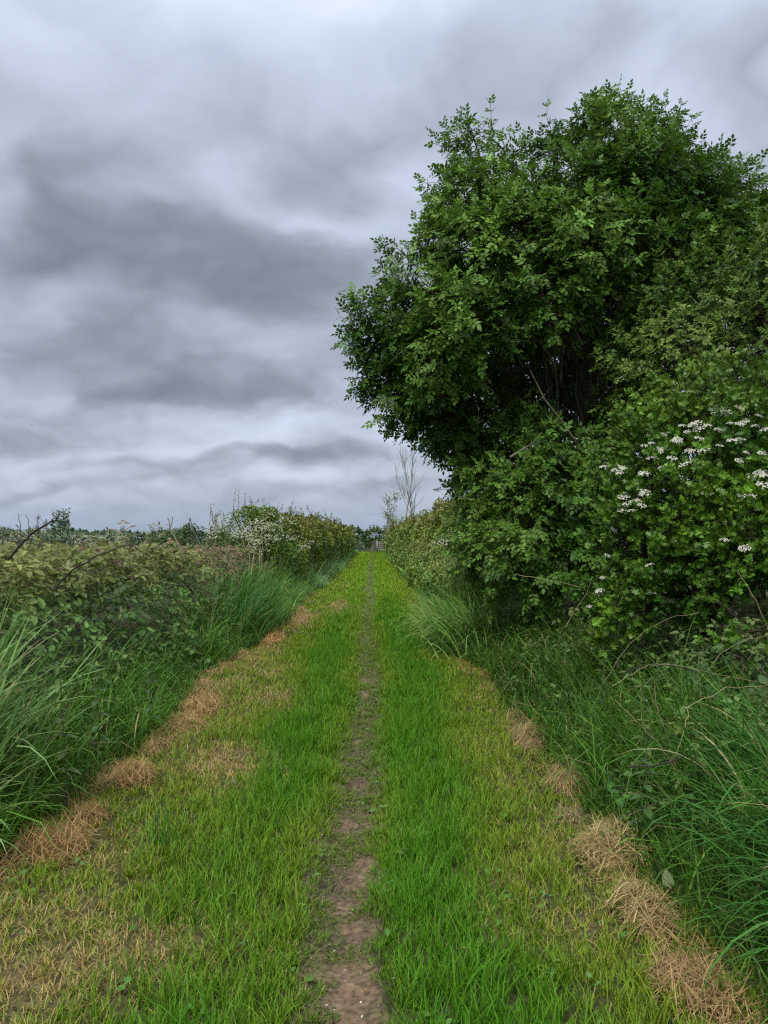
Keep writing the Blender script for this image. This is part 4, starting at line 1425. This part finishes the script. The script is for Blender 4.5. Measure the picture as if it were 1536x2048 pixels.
# ------------------------------------------------------------------ brambles
def bramble(name, label, boxr, topf, n_leaf, colfn, leaf=.13, canes=30, individual=0, group=None, front=None):
    x0, x1, y0, y1 = boxr
    root = thing(name, ((x0 + x1) / 2, (y0 + y1) / 2, .15), label, 'bramble', group)
    la, ca = Acc(), Acc()
    x = rng.uniform(x0, x1, n_leaf)
    y = y0 + (y1 - y0) * rng.random(n_leaf) ** 1.35
    H = topf(x, y)
    k = (H > .15) & in_view(x, y, 1.0)
    x, y, H = x[k], y[k], H[k]
    n_ = len(x)
    e = .08
    gx_, gy_ = (topf(x + e, y) - topf(x - e, y)) / (2 * e), (topf(x, y + e) - topf(x, y - e)) / (2 * e)
    out = norm(np.stack([-gx_, -gy_, np.full(n_, 1.0)], 1))
    dep = rng.random(n_) ** 1.6 * .5
    steep = np.clip(np.hypot(gx_, gy_), 0, 3)
    z = H - dep * (1 + .5 * steep) + rng.normal(0, .03, n_)
    pos = np.stack([x, y, np.maximum(z, ground_h(x, y) + .03)], 1)
    nr = norm(out * .8 + np.array([0, -.05, .6]) + rng.normal(0, .5, (n_, 3)))
    d = norm(np.cross(nr, rand_dirs(n_)) + out * .25 + np.array([0, 0, -.15]))
    c_ = colfn(pos, z / np.maximum(H, .1)) * np.exp(rng.normal(0, .2, (n_, 1)))
    sz = leaf * rng.uniform(.6, 1.3, n_) * np.maximum(1, y / 14)
    vis = np.ones(n_, bool)
    if individual:
        score = pos[:, 1] + dep * 8 + .6 * np.maximum(0, -out[:, 1] * 0)
        pick = np.argsort(score)[:individual]
        vis[pick] = False
        mats = []
        for i in range(12):
            T, TF = BRAM[i % 5]
            j = pick[i * individual // 12]
            me_o = build('leaf', T, TF, c_[j], M_BRAMBLE, root)
            mats.append(me_o)
        for i, j in enumerate(pick):
            if i < 12:
                ob = mats[i]
            else:
                ob = mats[i % 12].copy()
                COL.objects.link(ob)
                ob.parent = root
            t_ = d[j]
            s_ = norm(np.cross(t_, nr[j]))
            n2 = np.cross(s_, t_)
            Mx = Matrix(((s_[0], t_[0], n2[0]), (s_[1], t_[1], n2[1]), (s_[2], t_[2], n2[2]))).to_4x4()
            ob.matrix_parent_inverse = Matrix.Identity(4)
            ob.matrix_basis = Matrix.Translation(Vector(pos[j]) - Vector(root.location)) @ Mx @ Matrix.Scale(float(sz[j]) * 1.1, 4)
    scatter(la, BRAM, pos[vis], d[vis], nr[vis], sz[vis], c_[vis])
    la.build('foliage', M_BRAMBLE, root, kind='stuff')
    for _ in range(canes):
        xa, ya = (rng.uniform(x0, x1 - .7) if x1 < 0 else rng.uniform(x0 + .5, x1)), rng.uniform(y0, y1)
        a = rng.uniform(0, 6.28)
        L_ = rng.uniform(.5, 1.6)
        xb, yb = xa + math.cos(a) * L_, ya + math.sin(a) * L_
        za, zb = float(topf(np.array([xa]), np.array([ya]))[0]), float(topf(np.array([xb]), np.array([yb]))[0])
        if za < .2:
            continue
        P = curve_pts((xa, ya, max(.1, za - .45)), (xb, yb, max(.12, zb - .12)), 8, lift=rng.uniform(.1, .4), wob=.02)
        V2, F2 = tube(P, np.linspace(.009, .004, 8), 5)
        ca.add(V2, F2, np.array([.05, .035, .03]) if rng.random() < .6 else np.array([.13, .10, .06]))
    ca.build('canes', M_BARK, root, kind='stuff')
    return root


def left_top(x, y):
    x, y = np.asarray(x, float), np.asarray(y, float)
    fx = -2.2 + .12 * sstep(y, 5, 8) + .1 * sstep(y, 9, 14)
    h = 1.40 + .28 * (fbm(x * 1.1, y * .9, seed=211) - .5) + .16 * (fbm(x * 3.5, y * 3.5, seed=212) - .5) - .1 * sstep(y, 10, 17)
    s = sstep(fx - x + .3 * (fbm(x * 2, y * 2, seed=213) - .5), -.1, .75)
    return h * s ** .8 * sstep(y, 3.9, 5.2)


def bramble_col(p, hf):
    t = fbm(p[:, 0] * 1.2, p[:, 1] * .9, p[:, 2] * 1.3, seed=221)[:, None]
    up = sstep(p[:, 2], .85, 1.35)[:, None]
    n_ = len(p)
    green = lerp(np.array([.032, .085, .018]), np.array([.10, .185, .036]), np.clip((t - .25) * 2, 0, 1))
    olive = lerp(np.array([.095, .11, .022]), np.array([.18, .17, .045]), np.clip((t - .25) * 2, 0, 1))
    red = np.where(rng.random((n_, 1)) < .07 * up, 1.0, 0)
    return lerp(lerp(green, olive, up * .8), np.array([.11, .06, .035]), red)


bramble('bramble_thicket', 'waist-high olive and bronze bramble thicket behind the pale tussock', (-8, -1.9, 3.9, 12.5), left_top, 17000, bramble_col, .165, 60, 260)


def brown_col(p, hf):
    t = fbm(p[:, 0] * 1.5, p[:, 1] * 1.0, p[:, 2] * 1.5, seed=231)[:, None]
    return lerp(lerp(np.array([.12, .075, .045]), np.array([.17, .12, .06]), t), np.array([.10, .12, .035]), np.where(rng.random((len(p), 1)) < .35, 1., 0))


def brown_top(x, y):
    return left_top(x, y) * 1.02 * sstep(y, 11.8, 12.8) * (1 - sstep(y, 18.2, 19.4))


bramble('bramble_thicket', 'rust-brown bramble thicket before the blossoming hawthorn', (-9.5, -1.95, 11.8, 19.4), brown_top, 6500, brown_col, .14, 50)


def right_top(x, y):
    x, y = np.asarray(x, float), np.asarray(y, float)
    e = x - (1.75 - .12 * sstep(y, 6, 9))
    h = .95 + .4 * (fbm(x * 1.6, y * 1.4, seed=241) - .5) + .2 * (fbm(x * 4, y * 4, seed=242) - .5)
    return h * sstep(e, -.1, 1.1) ** .7 * sstep(y, 3.4, 4.8)


def right_col(p, hf):
    t = fbm(p[:, 0] * 1.6, p[:, 1] * 1.3, p[:, 2] * 1.6, seed=251)[:, None]
    return lerp(np.array([.04, .09, .025]), np.array([.12, .15, .045]), np.clip((t - .25) * 2, 0, 1))


bramble('bramble_thicket', 'low green bramble and nettle thicket at the foot of the flowering hawthorn', (1.6, 4.3, 3.4, 9.5), right_top, 5000, right_col, .13, 35, 90)


# leafy bramble shoots standing above the thicket
def leafy_shoot(px0, py0, px1, py1, d, label, col, k=7):
    p0, p1 = at(px0, py0, d), at(px1, py1, d)
    root = thing('bramble_shoot', p0, label, 'bramble', 'bramble shoots above the thicket')
    P = curve_pts(p0, p1, 7, wob=.008)
    V2, F2 = tube(P, np.linspace(.006, .003, 7), 5)
    build('stem', V2, F2, (.14, .13, .07), M_BARK, root)
    for i in range(k):
        f = .3 + .7 * i / (k - 1)
        q = P[0] + (P[-1] - P[0]) * f
        a = i * 2.4
        dd = norm(np.array([math.cos(a), math.sin(a) * .6, .35 - .5 * (1 - f)]))
        T, TF = BRAM[i % 5]
        V2, F2, C2 = stamps(T, TF, q[None], dd[None], np.array([[0, -.3, 1.]]), .10 * rng.uniform(.7, 1.1), np.array(col) * rng.uniform(.8, 1.2))
        build('leaf', V2, F2, C2, M_BRAMBLE, root)


leafy_shoot(262, 1110, 248, 1052, 5.2, 'bronze bramble shoot rising above the thicket, first of the pair', (.15, .12, .06))
leafy_shoot(296, 1110, 308, 1054, 5.4, 'olive bramble shoot rising beside the bronze one, nearer the forked twig', (.13, .13, .06))


def stick(name, label, cat, pts, d, r, col, forks=(), group=None):
    P = np.array([at(a, b, d if not isinstance(d, (list, tuple)) else d[i]) for i, (a, b) in enumerate(pts)])
    root = thing(name, P[0], label, cat, group)
    n_ = len(P)
    t0 = np.linspace(0, 1, n_)
    tt_ = np.linspace(0, 1, n_ * 3)
    Q = np.stack([np.interp(tt_, t0, P[:, i]) for i in range(3)], 1)
    Q[1:-1] += rng.normal(0, .004, (len(Q) - 2, 3))
    V2, F2 = tube(Q, np.linspace(r, r * .55, len(Q)), 6)
    so = build('stem', V2, F2, col, M_BARK, root, smooth=True)
    for f in forks:
        P = np.array([at(a, b, d if not isinstance(d, (list, tuple)) else d[0]) for a, b in f])
        V2, F2 = tube(P, np.linspace(r * .7, r * .4, len(P)), 5)
        build('side_twig', V2, F2, col, M_BARK, so, smooth=True)
    return root


stick('dead_branch', 'thick dark broken branch slanting up out of the brambles', 'branch', [(15, 1120), (50, 1082), (62, 1068), (100, 1045), (112, 1040)], 4.9, .0085, (.03, .024, .022), [((103, 1044), (105, 1038))])
stick('dead_twig', 'thin upright twig, straighter of the two above the broken branch', 'twig', [(42, 1090), (41, 1065), (38, 1045), (36, 1027)], 4.9, .003, (.05, .04, .04))
stick('dead_twig', 'thin leaning twig touching the broken branch', 'twig', [(64, 1070), (60, 1055), (51, 1031)], 4.9, .003, (.05, .04, .04))
stick('dead_twig', 'pale forked dead twig standing above the brambles', 'twig', [(365, 1105), (352, 1080), (340, 1058), (335, 1036)], 6.5, .007, (.20, .18, .15), [((340, 1058), (344, 1045), (345, 1034)), ((337, 1050), (333, 1049))])
stick('dead_twig', 'very thin bent stalk right of the forked dead twig', 'twig', [(404, 1100), (390, 1065), (380, 1045), (371, 1026)], 6.5, .0028, (.2, .18, .16))
stick('bramble_cane', 'long dark bramble cane lying across the front of the thicket', 'cane', [(110, 1180), (150, 1135), (200, 1110), (255, 1090), (300, 1112)], 4.7, .006, (.035, .028, .025), [((150, 1135), (190, 1147), (215, 1130), (240, 1122))])
stick('bramble_cane', 'dark bramble cane across the mid green part of the thicket', 'cane', [(330, 1180), (355, 1168), (400, 1175), (440, 1195)], 6.3, .006, (.04, .03, .027))

# pale dead stalks in front of the far hawthorn
ac = Acc()
m = 42
pb = np.array([at(rng.uniform(395, 520), 1130, rng.uniform(15.5, 18.5)) for _ in range(m)])
pb[:, 2] = .6
pt = pb + np.stack([rng.normal(0, .09, m), rng.normal(0, .09, m), rng.uniform(.4, .95, m)], 1)
V2, F2 = tubes(pb, pt, .010, .006)
ac.add(V2, F2, np.repeat(lerp(np.array([.22, .17, .11]), np.array([.42, .36, .25]), rng.random((m, 1))), 9, 0))
ds = ac.build('dead_stalks', M_BARK, kind='stuff', label='bleached dead stalks standing among the brown brambles')

# wiry dead stems in front of the hawthorn
DS = [([(1225, 1372), (1260, 1350), (1300, 1330), (1345, 1330), (1536, 1368)], 4.3, 'long kinked'), ([(1370, 1418), (1400, 1400), (1460, 1375), (1536, 1371)], 3.9, 'rising'),
      ([(1375, 1418), (1368, 1460), (1355, 1500), (1340, 1530)], 3.9, 'drooping'), ([(1310, 1370), (1312, 1410), (1320, 1442), (1360, 1465)], 4.2, 'hooked'), ([(1210, 1360), (1240, 1310), (1290, 1260), (1345, 1232), (1400, 1225)], 5., 'long bow-shaped'),
      ([(1425, 1328), (1450, 1300), (1490, 1280), (1536, 1272)], 4.6, 'smooth curved'),
      ([(1475, 1140), (1510, 1200), (1536, 1260)], 4.9, 'stout branched'),
      ([(1030, 1148), (1100, 1160), (1168, 1175)], 6.6, 'thin arching'), ([(1130, 1255), (1150, 1220), (1175, 1185), (1182, 1165)], 6.4, 'upright bent'),
      ([(1230, 1400), (1280, 1450), (1330, 1500), (1350, 1540)], 3.9, 'straw-coloured falling')]
for pts, d, adj in DS:
    stick('dry_stalk', adj + ' pale dry stalk tangled before the hawthorn', 'stalk', pts, d, .0017, lerp(np.array([.24, .20, .11]), np.array([.42, .37, .2]), rng.random()), group='wiry dry stalks before the hawthorn')
stick('dead_twig', 'dark twig arching low through the verge below the hawthorn', 'twig', [(1250, 1345), (1290, 1330), (1340, 1328), (1400, 1345)], 4.4, .005, (.035, .028, .026))
stick('dead_twig', 'dark twig with pale cut end lying in the verge grass', 'twig', [(1255, 1535), (1300, 1532), (1340, 1525), (1370, 1510)], 3.6, .0055, (.04, .03, .028))

# nettle-like plants in the verges
def nettle(p, h, label, col):
    root = thing('nettle_plant', p, label, 'nettle', 'nettles in the verges')
    top = np.array(p) + np.array([rng.normal(0, .04), rng.normal(0, .04), h])
    V2, F2 = tube(curve_pts(p, top, 5, wob=.008), np.linspace(.005, .003, 5), 4)
    build('stem', V2, F2, (.10, .13, .05), M_BARK, root)
    for i in range(7):
        f = .3 + .7 * i / 6
        q = np.array(p) + (top - np.array(p)) * f
        for sg in (0, math.pi):
            a = i * math.pi / 2 + sg
            dd = np.array([[math.cos(a), math.sin(a), -.25 + .5 * f]])
            T, TF = leaflet(1, .55, .08, -.2)
            build('leaf', *stamps(T, np.array(TF), q[None], dd, np.array([[0, 0, 1.]]), .1 * (1.15 - .55 * f), np.array(col) * rng.uniform(.8, 1.2)), M_BRAMBLE, root)


for (px, py, d, h, lab) in ((1290, 1375, 4.6, .5, 'olive nettle standing among wiry stems below the hawthorn'), (1380, 1310, 4.9, .55, 'tall nettle close under the hawthorn branches'), (1400, 1455, 3.9, .35, 'short nettle with yellowish top in the wiry verge'),
                            (1285, 1500, 3.9, .4, 'nettle leaning over the brown straw heaps'), (1190, 1300, 6.0, .45, 'dark nettle at the foot of the big tree'), (140, 1330, 4.6, .75, 'yellow-stemmed nettle beside the tall pale tussock'),
                            (200, 1390, 5.4, .7, 'dusky nettle in the shade of the bramble thicket'), (300, 1360, 6.2, .6, 'nettle halfway along the bramble thicket')):
    p = at(px, py, d)
    p[2] = float(ground_h(p[0], p[1]))
    top = at(px, py, d)[2]
    nettle(p, max(h, top - p[2]), lab, (.09, .13, .04) if 'yellow' in lab or 'olive' in lab else (.05, .10, .03))

# ------------------------------------------------------------------ birds
def bird(px, py, d, span, label, bank=0.2):
    p = at(px, py, d)
    root = thing('bird', p, label, 'bird', 'birds far off in the sky')
    T = np.array([(0, -.22, 0), (.05, -.1, .02), (.06, .05, .02), (.03, .2, .02), (0, .28, .0), (-.03, .2, .02), (-.06, .05, .02), (-.05, -.1, .02), (0, 0, -.07), (0, .02, .07),
                  (.5, -.06, .12), (.28, .06, .14), (.26, -.1, .12), (-.5, -.06, .12), (-.28, .06, .14), (-.26, -.1, .12), (.07, -.36, 0), (-.07, -.36, 0)])
    F2 = []
    ring = [0, 1, 2, 3, 4, 5, 6, 7]
    for i in range(8):
        F2 += [(ring[i], ring[(i + 1) % 8], 9), (ring[(i + 1) % 8], ring[i], 8)]
    F2 += [(2, 11, 1), (11, 12, 1), (11, 10, 12), (6, 7, 14), (14, 7, 15), (14, 15, 13), (0, 16, 17)]
    a = rng.uniform(-1, 1)
    ca_, sa_ = math.cos(a), math.sin(a)
    Vb = T * span
    Vb = np.stack([Vb[:, 0] * ca_ - Vb[:, 1] * sa_, Vb[:, 0] * sa_ + Vb[:, 1] * ca_, Vb[:, 2] + Vb[:, 0] * bank], 1) + p
    build('body', Vb, np.array(F2), (.02, .02, .025), M_PLAIN, root)


bird(63, 850, 70, .42, 'dark bird over the field, leftmost in the sky', .3)
bird(635, 772, 75, .30, 'tiny dark bird highest beside the big tree', .1)
bird(674, 911, 80, .26, 'tiny bird low over the lane, first of a pair')
bird(716, 910, 85, .22, 'fainter tiny bird next to another low over the lane')
bird(743, 1040, 85, .30, 'tiny bird just above the hedge at the lane end', .1)
